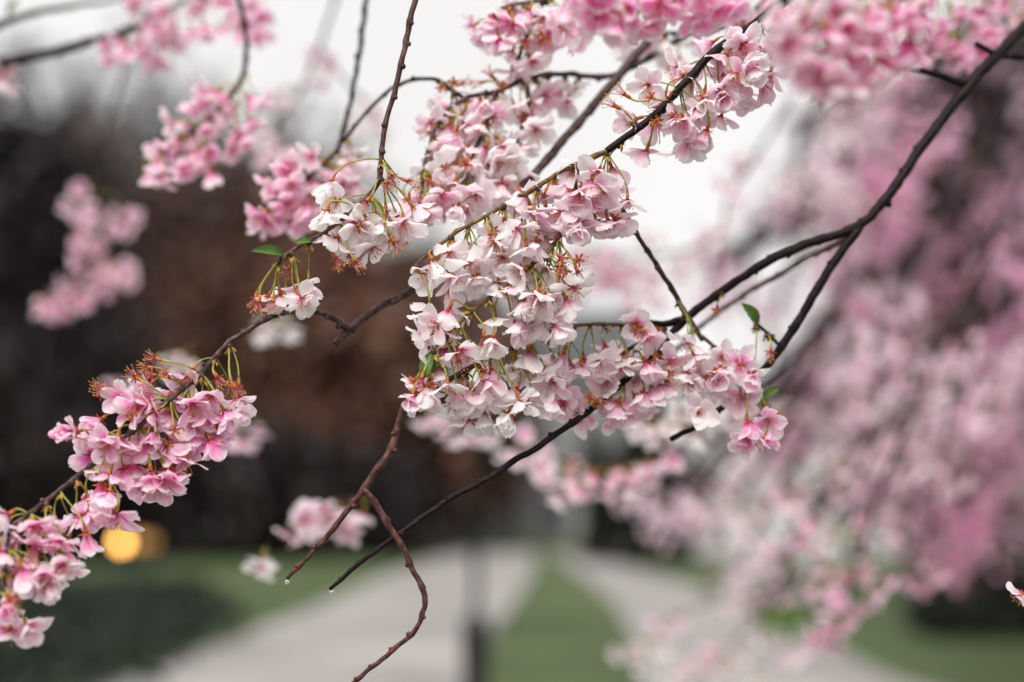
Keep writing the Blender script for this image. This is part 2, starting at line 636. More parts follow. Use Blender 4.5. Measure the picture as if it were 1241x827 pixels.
def house(x0, x1, y0, y1, eave, ridge, wall_mat, label, boards=False, windows=(), door=None):
    t = empty('house', ((x0 + x1) / 2, y0, 0))
    tag(t, label, 'house')
    ox, oy = t.location.x, t.location.y

    def part(name, lo, hi, mat, parent=t):
        b = MB()
        b.box((lo[0] - ox, lo[1] - oy, lo[2]), (hi[0] - ox, hi[1] - oy, hi[2]))
        return b.build(name, mat, parent, smooth=False)
    wl_ = part('wall', (x0, y0, -0.1), (x1, y1, eave), wall_mat)
    if boards:
        b = MB()
        b.box((x0 - ox - 0.02, -0.03, 0.0), (x1 - ox + 0.02, -0.001, 0.235))
        me = b.mesh('board', [wall_mat], False)
        k = 0
        while k * 0.25 + 0.24 < eave:
            o = link('board', me, wl_)
            o.location = (0, 0, k * 0.25)
            o.rotation_euler = (0.02, 0, 0)
            k += 1
    rf = MB()
    ym = (y0 + y1) / 2
    e = 0.45
    v = [(x0 - e - ox, y0 - e - oy, eave - 0.05), (x1 + e - ox, y0 - e - oy, eave - 0.05), (x1 + e - ox, ym - oy, ridge), (x0 - e - ox, ym - oy, ridge),
         (x0 - e - ox, y1 + e - oy, eave - 0.05), (x1 + e - ox, y1 + e - oy, eave - 0.05)]
    v2 = [(a, b_, c + 0.18) for a, b_, c in v]
    rf.add(v + v2, [(6, 7, 8, 9), (9, 8, 11, 10), (0, 3, 2, 1), (3, 4, 5, 2), (0, 1, 7, 6), (1, 2, 8, 7), (2, 5, 11, 8), (5, 4, 10, 11), (4, 3, 9, 10), (3, 0, 6, 9)])
    roof = rf.build('roof', M['slate'], t, smooth=False)
    gb = MB()
    for xx in (x0 + 0.02, x1 - 0.22):
        gb = MB()
        gv = [(xx - ox, 0, eave), (xx - ox, y1 - oy, eave), (xx - ox, ym - oy, ridge)]
        gb.add(gv + [(a + 0.2, b_, c) for a, b_, c in gv], [(0, 2, 1), (3, 4, 5), (0, 3, 5, 2), (2, 5, 4, 1)])
        gb.build('gable', wall_mat, t, smooth=False)
    part('chimney', ((x0 + x1) / 2 + 0.5, ym - 0.3, ridge - 0.5), ((x0 + x1) / 2 + 1.3, ym + 0.3, ridge + 0.9), M['slate'], roof)
    for wx, wz, ww, wh in windows:
        w_ = part('window', (wx - ww / 2, y0 - 0.06, wz), (wx + ww / 2, y0 - 0.035, wz + wh), M['glass'])
        f = MB()
        for a, b_ in (((wx - ww / 2 - 0.08, wz - 0.08), (wx + ww / 2 + 0.08, wz)), ((wx - ww / 2 - 0.08, wz + wh), (wx + ww / 2 + 0.08, wz + wh + 0.08)),
                      ((wx - ww / 2 - 0.08, wz), (wx - ww / 2, wz + wh)), ((wx + ww / 2, wz), (wx + ww / 2 + 0.08, wz + wh)), ((wx - 0.03, wz), (wx + 0.03, wz + wh))):
            f.box((a[0] - ox, y0 - 0.12 - oy, a[1]), (b_[0] - ox, y0 - 0.034 - oy, b_[1]))
        f.build('frame', M['white_paint'], w_, smooth=False)
    if door:
        dx, dw = door
        d_ = part('door', (dx - dw / 2, y0 - 0.09, 0.0), (dx + dw / 2, y0 - 0.035, 2.05), M['slate'])
        part('handle', (dx + dw / 2 - 0.16, y0 - 0.15, 1.0), (dx + dw / 2 - 0.1, y0 - 0.088, 1.14), M['iron'], d_)
    return t


house(-3.6, 5.2, 60, 68, 6.2, 10.0, M['grey_render'], 'dark grey two-storey house with slate roof at the end of the path',
      windows=[(-2.4, 1.0, 1.1, 1.4), (0.0, 1.0, 1.1, 1.4), (3.6, 1.0, 1.1, 1.4), (-2.4, 3.9, 1.1, 1.3), (0.4, 3.9, 1.1, 1.3), (3.6, 3.9, 1.1, 1.3)], door=(1.8, 1.0))
house(4.1, 10.5, 40, 46, 3.6, 5.2, M['white_paint'], 'white weatherboard pavilion behind the weeping cherry tree', boards=True,
      windows=[(8.2, 1.1, 1.0, 1.2)], door=(9.6, 0.9))


def hedge(x0, x1, y, h, depth, label, seed, n=9000, size=0.13):
    rnp = np.random.default_rng(seed)
    t = empty('hedge', ((x0 + x1) / 2, y, 0))
    tag(t, label, 'hedge')
    c = np.stack([rnp.uniform(x0, x1, n) - (x0 + x1) / 2, rnp.uniform(-depth / 2, depth / 2, n), rnp.uniform(0.03, 1, n) * h], 1)
    c[:, 2] *= 1 + 0.10 * np.sin(c[:, 0] * 1.7) + 0.08 * np.sin(c[:, 0] * 4.1 + 1)
    m = MB()
    m.box((x0 - (x0 + x1) / 2 + 0.15, -depth / 2 + 0.15, -0.1), (x1 - (x0 + x1) / 2 - 0.15, depth / 2 - 0.15, h * 0.82))
    m.build('core', M['hedge_leaf'], t)
    tag(quads_mesh('foliage', card_array(rnp, c, size), M['hedge_leaf'], parent=t), None, kind='stuff')


hedge(1.9, 4.6, 37, 3.3, 1.4, 'dark clipped hedge between the grey house and the white pavilion', 91, 9000, 0.2)
hedge(4.9, 12.5, 17.4, 1.35, 1.2, 'low dark hedge behind the lawn under the weeping cherry', 92, 14000)

# dark leaf cards added over the lawn to give its dark corner
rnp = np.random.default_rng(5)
cover_l = [Vector((-16, 3, 0)), Vector((-16, 10, 0)), Vector((-14, 16, 0)), Vector((-11.5, 22, 0))]
cover_r = [Vector((-5.8, 3, 0)), ground_at(120, 840), ground_at(265, 765), ground_at(230, 712)]
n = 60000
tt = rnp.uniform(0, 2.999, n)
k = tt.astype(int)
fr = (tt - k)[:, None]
L = np.array([p[:] for p in cover_l]); R_ = np.array([p[:] for p in cover_r])
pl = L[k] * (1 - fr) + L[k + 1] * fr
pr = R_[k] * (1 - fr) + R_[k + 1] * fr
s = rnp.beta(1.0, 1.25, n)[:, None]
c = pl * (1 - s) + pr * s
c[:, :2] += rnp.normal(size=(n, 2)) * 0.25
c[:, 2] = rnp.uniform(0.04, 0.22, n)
iv = quads_mesh('dark_cover', card_array(rnp, c, 0.10), M['dark_cover'])
tag(iv, 'added dark leaf cover darkening the lawn beside the pale path', 'dark_cover', kind='stuff')


# lamp post with a wider foot, standing beside the path
def lamp_post(x, y):
    t = empty('lamp_post', (x, y, 0))
    tag(t, 'slim black iron lamp post with wide foot between the two paths', 'lamp post')
    m = MB()
    m.lathe([(0.15, -0.05), (0.15, 0.08), (0.10, 0.12), (0.075, 0.6), (0.085, 0.86), (0.085, 0.9), (0.04, 0.96)], 0, 16)
    m.build('base', M['iron'], t)
    m = MB()
    m.lathe([(0.024, 0.95), (0.021, 2.0), (0.045, 2.02), (0.045, 2.06), (0.02, 2.1)], 0, 14)
    m.build('post', M['iron'], t)
    m = MB()
    m.lathe([(0.05, 2.1), (0.09, 2.14), (0.12, 2.34), (0.10, 2.38)], 0, 12)
    m.build('lantern', M['frosted'], t)
    m = MB()
    m.lathe([(0.14, 2.38), (0.06, 2.46), (0.02, 2.50), (0.012, 2.56)], 0, 12)
    m.build('cap', M['iron'], t)


g = at(577, 700, 8.0)
lamp_post(g.x, g.y)


def bollard_light(px, py, dist, strength, label):
    p = at(px, py, dist)
    h = p.z
    t = empty('bollard_light', (p.x, p.y, 0))
    tag(t, label, 'light', 'lit bollard lights on the lawn')
    m = MB()
    m.lathe([(0.09, -0.05), (0.09, 0.04), (0.06, 0.06), (0.06, h - 0.12), (0.07, h - 0.10)], 0, 14)
    m.build('post', M['iron'], t)
    m = MB()
    m.lathe([(0.06, h - 0.10), (0.085, h - 0.06), (0.095, h), (0.085, h + 0.06), (0.05, h + 0.10)], 0, 18)
    m.build('lamp_globe', lamp_mat('warm_lamp', strength), t)
    m = MB()
    m.lathe([(0.07, h + 0.10), (0.05, h + 0.14), (0.015, h + 0.17)], 0, 14)
    m.build('cap', M['iron'], t)


bollard_light(147, 657, 25.0, 3.6, 'brightest warm bollard light, half behind the pink spray')
bollard_light(168, 656, 25.6, 0.33, 'dimmer bollard light between the brightest and the faintest')
bollard_light(182, 657, 26.4, 0.24, 'faintest bollard light at the end of the row of lights')

# ------------------------------------------------------------------ blossom parts
def profile(u):
    ks = [(0, 0.12), (0.12, 0.26), (0.3, 0.66), (0.5, 0.94), (0.64, 1.0)]
    if u > 0.64:
        return math.sqrt(max(0.0, 1 - ((u - 0.64) / 0.375) ** 2))
    for (a, x), (b, y) in zip(ks, ks[1:]):
        if u <= b:
            t = (u - a) / (b - a)
            return x + (y - x) * t
    return ks[-1][1]


def petal_geometry(seed, nu=10, nv=8):
    r = random.Random(seed)
    m = MB()
    L = r.uniform(0.0185, 0.0225)
    Wd = r.uniform(0.0066, 0.0086)
    cup = r.uniform(-0.15, 0.55)
    bend = r.uniform(-0.0070, 0.0060)
    twist = r.uniform(-0.40, 0.40)
    notch = r.uniform(0.0006, 0.0024)
    ph, ph2 = r.uniform(0, 6.28), r.uniform(0, 6.28)
    vs, uvs, fs = [], [], []
    for i in range(nu + 1):
        u = 1 - (1 - i / nu) ** 1.35
        w = Wd * profile(u)
        for j in range(nv + 1):
            v = j / nv * 2 - 1
            x = v * w
            y = L * u - notch * math.exp(-(v / 0.30) ** 2) * u ** 7 - 0.0016 * v * v * u ** 3
            z = cup * x * x / Wd + bend * u * u + 0.0009 * math.sin(v * 4.0 + ph) * u ** 2 + 0.0007 * math.sin(u * 6 + ph2) * v
            z += twist * x * u
            y += 0.0004 * math.sin(9 * v + ph2) * u ** 6
            vs.append((x, y, z))
            uvs.append((j / nv, u))
    for i in range(nu):
        for j in range(nv):
            a = i * (nv + 1) + j
            fs.append((a, a + 1, a + nv + 2, a + nv + 1))
    m.add(vs, fs, 0, uvs)
    return m


NP = 16
PETAL_HI = [petal_geometry(100 + i) for i in range(NP)]
PETAL_LO = [petal_geometry(100 + i, 5, 4) for i in range(NP)]
PETAL_MESH = [p.mesh('petal', [M['petal']]) for p in PETAL_HI]


def stamen_geometry(seed, count=13, hi=True):
    r = random.Random(seed)
    m = MB()
    for k in range(count):
        a = 2 * math.pi * (k + r.uniform(-.3, .3)) / count
        sp = r.uniform(0.12, 0.62)
        ln = r.uniform(0.0075, 0.0125)
        d = Vector((math.cos(a) * sp, math.sin(a) * sp, 1)).normalized()
        s = Vector((math.cos(a), math.sin(a), 0)) * 0.0012
        e = s + d * ln
        mid = s + d * ln * 0.55 + Vector((0, 0, 0.0006))
        m.tube([s, mid, e], [0.00024, 0.0002, 0.00016], 4 if hi else 3, 0, cap=False)
        q = 0.00072
        m.add([e + Vector(o) * q for o in ((1, 0, 0), (-1, 0, 0), (0, 1, 0), (0, -1, 0), (0, 0, 1.3), (0, 0, -1.3))],
              [(0, 2, 4), (2, 1, 4), (1, 3, 4), (3, 0, 4), (2, 0, 5), (1, 2, 5), (3, 1, 5), (0, 3, 5)], 1)
    return m


STAMEN = [stamen_geometry(200 + i) for i in range(4)]
STAMEN_LO = [stamen_geometry(210 + i, 7, False) for i in range(3)]
STAMEN_MESH = [s.mesh('stamens', [M['filament'], M['anther']]) for s in STAMEN]


def calyx_geometry(seed, sep_len=0.0055, reflex=0.2):
    r = random.Random(seed)
    m = MB()
    m.lathe([(0.0007, -0.0008), (0.0013, 0.0), (0.0017, 0.002), (0.0016, 0.0045), (0.0021, 0.0065)], 1, 8)
    for k in range(5):
        a = 2 * math.pi * k / 5 + r.uniform(-.15, .15) + 0.6
        ca, sa = math.cos(a), math.sin(a)
        dz = r.uniform(-reflex, reflex) * 0.005
        o = Vector((ca, sa, 0))
        t = Vector((-sa, ca, 0))
        p = [o * 0.0019 + t * 0.0012 + UP * 0.0063, o * 0.0019 - t * 0.0012 + UP * 0.0063, o * (0.0019 + sep_len * 0.5) - t * 0.0013 + UP * (0.0070 + dz * 0.4),
             o * (0.0019 + sep_len * 0.5) + t * 0.0013 + UP * (0.0070 + dz * 0.4), o * (0.0019 + sep_len) + UP * (0.0066 + dz)]
        m.add(p, [(0, 1, 2, 3), (3, 2, 4)], 1)
    return m


CALYX = [calyx_geometry(300 + i) for i in range(5)]


def bud_geometry(seed):
    m = MB()
    prof = [(0.0018, 0.006), (0.0034, 0.009), (0.0047, 0.0135), (0.0046, 0.0180), (0.0034, 0.0215), (0.0014, 0.0235)]
    seg = 12
    vs, fs, uvs = [], [], []
    for i, (r, z) in enumerate(prof):
        for k in range(seg):
            a = 2 * math.pi * k / seg
            rr = r * (1 + 0.10 * math.sin(a * 2.5 + i * 0.5 + seed))
            vs.append((rr * math.cos(a), rr * math.sin(a), z))
            uvs.append((0.5, i / 5 * 0.6))
    for i in range(len(prof) - 1):
        for k in range(seg):
            k2 = (k + 1) % seg
            fs.append((i * seg + k, i * seg + k2, (i + 1) * seg + k2, (i + 1) * seg + k))
    fs.append(tuple(5 * seg + k for k in range(seg)))
    m.add(vs, fs, 2, uvs)
    return m


BUD = [bud_geometry(i) for i in range(2)]


def spur_geometry(seed):
    """a woody knob with a ruff of small bud scales"""
    r = random.Random(seed)
    m = MB()
    m.lathe([(0.0024, -0.002), (0.0030, 0.0010), (0.0026, 0.0040), (0.0014, 0.0056)], 0, 8)
    for k in range(8):
        a = 2 * math.pi * k / 8 + r.uniform(-.3, .3)
        o = Vector((math.cos(a), math.sin(a), 0))
        t = Vector((-math.sin(a), math.cos(a), 0))
        ln = r.uniform(0.004, 0.0085)
        b = o * 0.0022 + UP * r.uniform(0.001, 0.004)
        d = (o * r.uniform(0.3, 1.0) + UP).normalized()
        w = r.uniform(0.0010, 0.0018)
        m.add([b + t * w * 0.7, b - t * w * 0.7, b + d * ln * 0.55 - t * w + o * 0.0004, b + d * ln * 0.55 + t * w + o * 0.0004, b + d * ln], [(0, 1, 2, 3), (3, 2, 4)], 1)
    return m


SPUR_MESH = [spur_geometry(400 + i).mesh('spur', [M['bark'], M['scale']]) for i in range(4)]


def leaf_mesh(seed, L=0.030, Wd=0.006, fold=0.55):
    r = random.Random(seed)
    m = MB()
    vs, uvs, fs = [], [], []
    nu, nv = 10, 4
    for i in range(nu + 1):
        u = i / nu
        w = Wd * math.sin(math.pi * min(1, u * 0.93 + 0.05)) ** 0.8 * (1 - 0.25 * u)
        for j in range(nv + 1):
            v = j / nv * 2 - 1
            vs.append((v * w, L * u, fold * abs(v) * w + 0.004 * math.sin(u * 2.5) + 0.0005 * math.sin(u * 30 + v)))
            uvs.append((j / nv, u))
    for i in range(nu):
        for j in range(nv):
            a = i * (nv + 1) + j
            fs.append((a, a + 1, a + nv + 2, a + nv + 1))
    m.add(vs, fs, 0, uvs)
    m.tube([Vector((0, -0.008, -0.001)), Vector((0, -0.003, 0)), Vector((0, 0.002, 0))], [0.0006, 0.0006, 0.0004], 6)
    return m.mesh('leaf', [M['leaf']])


LEAF_MESH = [leaf_mesh(500, 0.030, 0.0052, 0.9), leaf_mesh(501, 0.026, 0.0065, 0.6)]


def basis(axis, rng, roll=None):
    z = axis.normalized()
    a = UP if abs(z.z) < 0.9 else Vector((1, 0, 0))
    x = a.cross(z).normalized()
    y = z.cross(x)
    m = Matrix((x, y, z)).transposed()
    return m @ Matrix.Rotation(rng.uniform(0, 6.283) if roll is None else roll, 3, 'Z')


COUNT = {'hi': 0, 'lo': 0}


def blossom(parent, node, pos, axis, rng, pink, hot, hi, kind='flower'):
    """node: where the stalk leaves the twig; pos: mouth of the flower"""
    rot = basis(axis, rng)
    size = rng.uniform(0.96, 1.22)
    base = pos - axis * 0.0075 * size
    M4 = Matrix.Translation(base) @ rot.to_4x4() @ Matrix.Scale(size, 4)
    inv = M4.inverted()
    ln = (base - node).length
    out = (base - node).normalized()
    c1 = node + (out + UP * 0.25 + rad_vec(rng) * 0.25) * ln * 0.38
    c2 = base - axis * ln * 0.33 + rad_vec(rng) * ln * 0.05
    pts = []
    for i in range(8):
        t = i / 7
        pts.append(inv @ ((1 - t) ** 3 * node + 3 * t * (1 - t) ** 2 * c1 + 3 * t * t * (1 - t) * c2 + t ** 3 * base))
    m = MB()
    m.tube(pts, [0.0010] + [0.00074] * 4 + [0.0008, 0.0009, 0.0012], 6 if hi else 4, 0)
    m.merge(CALYX[rng.randrange(5)], Matrix.Identity(4))
    mats = [M['stalk'], M['calyx']]
    theta0 = math.radians(rng.choice((20, 32, 45, 58, 68, 78, 86)) + rng.uniform(-7, 7))
    phi0 = rng.uniform(0, 6.28)
    npet = rng.choice((5, 5, 5, 6, 7)) if kind == 'flower' else 0
    places = []
    for k in range(npet):
        lay = k >= 5
        th = theta0 + rng.uniform(-0.34, 0.34) - (0.45 if lay else 0)
        ph = phi0 + 2 * math.pi * k / 5 + rng.uniform(-.16, .16) + (0.6 if lay else 0)
        sc_ = rng.uniform(0.88, 1.08) * (0.85 if lay else 1.0)
        pm = Matrix.Translation((0, 0, 0.0062 + 0.0002 * k)) @ Matrix.Rotation(ph, 4, 'Z') @ Matrix.Translation((0, 0.0014, 0)) @ Matrix.Rotation(math.pi / 2 - th, 4, 'X') @ Matrix.Rotation(rng.uniform(-.18, .18), 4, 'Y') @ Matrix.Scale(sc_, 4)
        places.append((rng.randrange(NP), pm))
    colour = (max(0.0, min(1.0, pink)), max(0.0, min(1.0, hot)), 0, 1)
    if kind == 'bud':
        m.merge(BUD[rng.randrange(2)], Matrix.Identity(4))
        mats.append(M['petal'])
        o = m.build('bud', mats, parent)
        o.color = (pink, 0.6, 0, 1)
    elif kind == 'spent' or not hi:
        for i, pm in places:
            b = MB()
            b.merge(PETAL_LO[i], pm)
            b.m = [2] * len(b.m)
            m.merge(b, Matrix.Identity(4))
        st = MB()
        st.merge(STAMEN[rng.randrange(4)] if kind == 'spent' else STAMEN_LO[rng.randrange(3)], Matrix.Translation((0, 0, 0.0058)))
        st.m = [q + 3 for q in st.m]
        m.merge(st, Matrix.Identity(4))
        o = m.build('spent_blossom' if kind == 'spent' else 'blossom', mats + [M['petal'], M['filament'], M['anther']], parent)
        o.color = colour
        COUNT['lo'] += 1
    else:
        o = m.build('blossom', mats, parent)
        for i, pm in places:
            p = link('petal', PETAL_MESH[i], o)
            p.matrix_local = pm
            v = rng.uniform(-0.10, 0.10)
            p.color = (max(0, min(1, pink + v)), max(0, min(1, hot + v * 2)), 0, 1)
        s_ = link('stamens', STAMEN_MESH[rng.randrange(4)], o)
        s_.location = (0, 0, 0.0058)
        COUNT['hi'] += 1
    o.matrix_local = Matrix.Translation(-parent.location) @ M4
    return o


def wood_tube(mb, ctrl, seed, knobs=True, sides=9, step=0.0035, wob=1.0):
    r = random.Random(seed)
    pts, rad = spline(ctrl, step)
    n = len(pts)
    off = Vector((seed * 3.1, seed * 1.7, 0))
    # slight zigzag and thick-thin along the wood
    L = 0.0
    out = []
    node_at = []
    nxt = r.uniform(0.008, 0.02)
    for i, p in enumerate(pts):
        if i:
            L += (p - pts[i - 1]).length
        q = Vector((L * 45, seed * 7.7, 0))
        wv = noise.noise_vector(q) * 0.0016 * wob + noise.noise_vector(q * 3.1) * 0.0006 * wob
        out.append(p + wv)
        if L > nxt:
            node_at.append(i)
            nxt = L + r.uniform(0.014, 0.030)
    radii_small = max(rad) < 0.0042
    rr = []
    for i in range(n):
        s = 1 + 0.10 * noise.noise(Vector((i * 0.21, seed * 2.3, 0)))
        for a in node_at:
            dd = abs(i - a) * step
            if dd < 0.006:
                s += (0.22 if radii_small else 0.07) * (1 - dd / 0.006)
        rr.append(rad[i] * s)
    mb.tube(out, rr, sides, 0, twist=lambda i, k: 1 + (0.09 if radii_small else 0.05) * noise.noise(Vector((i * 0.22, k * 1.3, seed))))
    if knobs:
        for a in node_at:
            if a < 2 or a > n - 3:
                continue
            t = (out[a + 1] - out[a - 1]).normalized()
            d = rad_vec(r)
            d = (d - t * d.dot(t)).normalized()
            d = (d + t * 0.7).normalized()
            b0 = out[a] + d * rr[a] * 0.7
            s = r.uniform(0.7, 1.3) * min(1.2, 0.6 + rr[a] / 0.006)
            mb.tube([b0, b0 + d * 0.0010 * s, b0 + d * 0.0022 * s, b0 + d * 0.0030 * s], [0.0018 * s, 0.0022 * s, 0.0017 * s, 0.0007 * s], 6)
    return out, rr, [out[a] for a in node_at]


def branch(label, woods, blobs, seed, group='blossoming cherry branches', leaves=(), hi=True, mat='bark', name='cherry_branch', cat='branch', maxlen=0.062, knobs=True):
    """woods: list of (material, [(px, py, d, radius_mm), ...]); the first is the stem, the others fork from it.
    blobs: (px, py, rx, ry, d, n, pink, hot[, kind[, dd]])"""
    r = random.Random(seed)
    first = woods[0][1][0]
    t = empty(name, at(first[0], first[1], first[2]))
    tag(t, label, cat, group)
    nodes = []
    for i, (mk, pl) in enumerate(woods):
        ctrl = [(at(x, y, d) - t.location, rm * 0.001) for x, y, d, rm in pl]
        mb = MB()
        out, rr, nd = wood_tube(mb, ctrl, seed * 10 + i, knobs)
        mb.build('stem' if i == 0 else 'twig', M[mk or mat], t)
        L = 0
        for j in range(1, len(out)):
            L += (out[j] - out[j - 1]).length
            if L > 0.017:
                nodes.append((out[j] + t.location, rr[j], (out[j] - out[j - 1]).normalized()))
                L = 0
        nodes.append((out[-1] + t.location, rr[-1], (out[-1] - out[-2]).normalized()))
    used = {}
    for blob in blobs:
        px, py, rx, ry, d, n, pink, hot = blob[:8]
        kind = blob[8] if len(blob) > 8 else 'flower'
        dd = blob[9] if len(blob) > 9 else 0.016
        placed = []
        if n > 3 and kind == 'flower':
            n = int(n * (0.80 if hi else 0.84) + 0.5)
        for k in range(n):
            best, bs = None, -1
            for c in range(14):
                a, q = r.uniform(0, 6.283), math.sqrt(r.random())
                e = (q * math.cos(a) * rx, q * math.sin(a) * ry, r.uniform(-1, 1) * dd)
                s = min([((e[0] - p[0]) ** 2 + (e[1] - p[1]) ** 2 + ((e[2] - p[2]) * 900) ** 2) for p in placed], default=1e9)
                if s > bs:
                    best, bs = e, s
            placed.append(best)
            pos = at(px + best[0], py + best[1], d + best[2] + (0.0 if not hi or kind != 'flower' else 0.011 if d < 1.4 else -0.028 if seed == 4 else 0.0))
            target = pos + UP * 0.026
            ni = min(range(len(nodes)), key=lambda i: (nodes[i][0] - target).length)
            node, nr, nt = nodes[ni]
            if (pos - node).length > maxlen:
                pos = node + (pos - node).normalized() * maxlen * r.uniform(0.85, 1.0)
            if (pos - node).length < 0.014:
                pos = node + (pos - node + Vector((0, 0, -0.005))).normalized() * 0.016
            kd = kind
            if hi and kind == 'flower' and r.random() < 0.075:
                kd = 'spent'                      # some flowers have dropped their petals
                pos = node + (pos - node) * r.uniform(0.55, 0.8) + Vector((0, -0.012, 0.004))
            used.setdefault(ni, []).append(pos)
            out_d = (pos - node).normalized()
            ax = (out_d * 0.65 + Vector((0, 0, -0.5)) + Vector((0, -1, 0)) * r.uniform(-0.35, 0.85) + rad_vec(r) * 0.6)
            if kd == 'spent':
                ax = out_d + rad_vec(r) * 0.4
            blossom(t, node + out_d * nr * 0.8, pos, ax.normalized(), r, pink + r.gauss(0, 0.13), hot + r.gauss(0, 0.22), hi, kd)
    for ni, ps in used.items():
        node, nr, nt = nodes[ni]
        d = sum(((p - node).normalized() for p in ps), Vector())
        d = d.normalized() if d.length > 1e-4 else Vector((0, 0, -1))
        s = link('spur', SPUR_MESH[r.randrange(4)], t)
        s.matrix_local = Matrix.Translation(node - t.location + d * nr * 0.5) @ basis(d, r).to_4x4() @ Matrix.Scale(r.uniform(0.7, 1.1), 4)
    for (x0, y0, d0, x1, y1, d1, k) in leaves:
        a, b = at(x0, y0, d0), at(x1, y1, d1)
        v = b - a
        y = v.normalized()
        z = (-FWD + UP * 0.4 - y * y.dot(-FWD + UP * 0.4)).normalized()
        x = y.cross(z)
        lf = link('leaf', LEAF_MESH[k], t)
        s = v.length / (0.030 if k == 0 else 0.026)
        lf.matrix_local = Matrix.Translation(a - t.location) @ Matrix((x, y, z)).transposed().to_4x4() @ Matrix.Scale(s, 4)
    return t


# ------------------------------------------------------------------ the sharp branches
# upper spray D with side twig E
branch('knobbly brown branch laden with white and blush blossoms, ending in a hanging white twig',
       [('bark_dark', [(1075, -110, 1.45, 5.6), (1010, -45, 1.42, 5.2), (955, 0, 1.40, 4.8), (905, 36, 1.385, 4.4), (862, 66, 1.37, 4.0), (800, 132, 1.36, 3.5), (755, 170, 1.355, 3.4), (735, 184, 1.352, 3.3)]),
        ('bark_olive', [(738, 182, 1.352, 2.6), (690, 203, 1.35, 2.2), (655, 222, 1.35, 2.1), (610, 250, 1.35, 2.0), (560, 278, 1.345, 1.9), (522, 305, 1.345, 1.7), (503, 322, 1.345, 1.2)]),
        ('bark_olive', [(700, 200, 1.352, 2.2), (690, 260, 1.365, 2.1), (668, 302, 1.36, 2.0), (640, 327, 1.35, 1.9), (600, 355, 1.342, 1.8), (560, 387, 1.34, 1.7), (530, 420, 1.335, 1.5), (519, 430, 1.335, 1.4)])],
       [(905, 90, 38, 38, 1.372, 12, .50, .45), (868, 110, 40, 42, 1.37, 12, .45, .45), (830, 140, 38, 36, 1.365, 10, .36, .4), (795, 158, 34, 30, 1.362, 8, .30, .3),
        (780, 118, 26, 18, 1.358, 4, .10, .2), (745, 120, 14, 12, 1.355, 2, .2, .5, 'spent'), (940, 60, 12, 10, 1.37, 2, .3, .5, 'spent'), (880, 55, 20, 12, 1.372, 3, .4, .4), (835, 85, 16, 12, 1.375, 3, .2, .3),
        (740, 238, 30, 34, 1.35, 9, .38, .5), (700, 235, 34, 28, 1.348, 9, .28, .4), (675, 262, 36, 26, 1.35, 10, .22, .3), (650, 240, 20, 16, 1.352, 4, .25, .35), (715, 205, 22, 12, 1.35, 3, .25, .3),
        (725, 268, 22, 16, 1.352, 5, .25, .25), (625, 285, 30, 24, 1.35, 7, .10, .15), (590, 300, 26, 22, 1.348, 6, .06, .1), (548, 328, 32, 32, 1.343, 11, .05, .1), (560, 300, 20, 16, 1.343, 3, .05, .1),
        (595, 325, 26, 20, 1.343, 6, .05, .1), (650, 300, 24, 18, 1.35, 4, .1, .2),
        (655, 345, 36, 26, 1.342, 10, .08, .2), (665, 378, 30, 24, 1.342, 9, .10, .25), (630, 365, 26, 26, 1.345, 6, .14, .3), (692, 322, 18, 12, 1.343, 5, .2, .6, 'spent'),
        (605, 395, 22, 20, 1.338, 4, .05, .2), (545, 385, 28, 22, 1.335, 5, .14, .3), (525, 402, 20, 14, 1.332, 3, .05, .25), (560, 440, 34, 26, 1.335, 7, .25, .7), (580, 470, 26, 18, 1.335, 4, .15, .5),
        (505, 475, 10, 12, 1.333, 2, .5, .8), (503, 462, 8, 8, 1.333, 2, .3, .8, 'spent'), (535, 480, 26, 16, 1.335, 5, .04, .2), (690, 350, 12, 10, 1.342, 2, .1, .2)],
       seed=1, leaves=[(522, 428, 1.335, 512, 462, 1.33, 1), (524, 426, 1.335, 527, 452, 1.34, 0)])

# hanging twig F
branch('thin reddish twig hanging straight down to a white cluster and a folded leaf',
       [('bark_red', [(523, -90, 1.39, 3.0), (503, 0, 1.37, 2.8), (484, 90, 1.36, 2.6), (470, 140, 1.355, 2.5), (463, 178, 1.35, 2.4), (461, 214, 1.35, 2.6), (449, 234, 1.35, 2.2), (425, 258, 1.345, 1.9), (395, 281, 1.34, 1.7), (370, 295, 1.335, 1.7), (345, 310, 1.33, 2.4), (338, 314, 1.33, 2.0)])],
       [(415, 280, 22, 18, 1.342, 4, .04, .25), (440, 285, 22, 20, 1.345, 5, .05, .3), (412, 222, 12, 8, 1.345, 1, .02, .1), (485, 255, 22, 20, 1.352, 5, .10, .3), (400, 250, 12, 10, 1.345, 2, .04, .2),
        (355, 360, 20, 18, 1.332, 4, .14, .35), (372, 352, 12, 12, 1.328, 2, .1, .3), (345, 352, 10, 10, 1.338, 2, .2, .3), (318, 368, 14, 9, 1.33, 4, .3, .5, 'spent'), (420, 318, 18, 10, 1.343, 4, .3, .5, 'spent'), (478, 288, 8, 9, 1.35, 3, .3, .4, 'spent'), (445, 255, 14, 10, 1.34, 3, .3, .7, 'spent'),
        (480, 222, 18, 8, 1.35, 3, .3, .5, 'spent'), (465, 270, 20, 14, 1.352, 3, .05, .2)],
       seed=2, leaves=[(346, 309, 1.33, 304, 306, 1.32, 0), (378, 292, 1.335, 357, 296, 1.33, 1)])

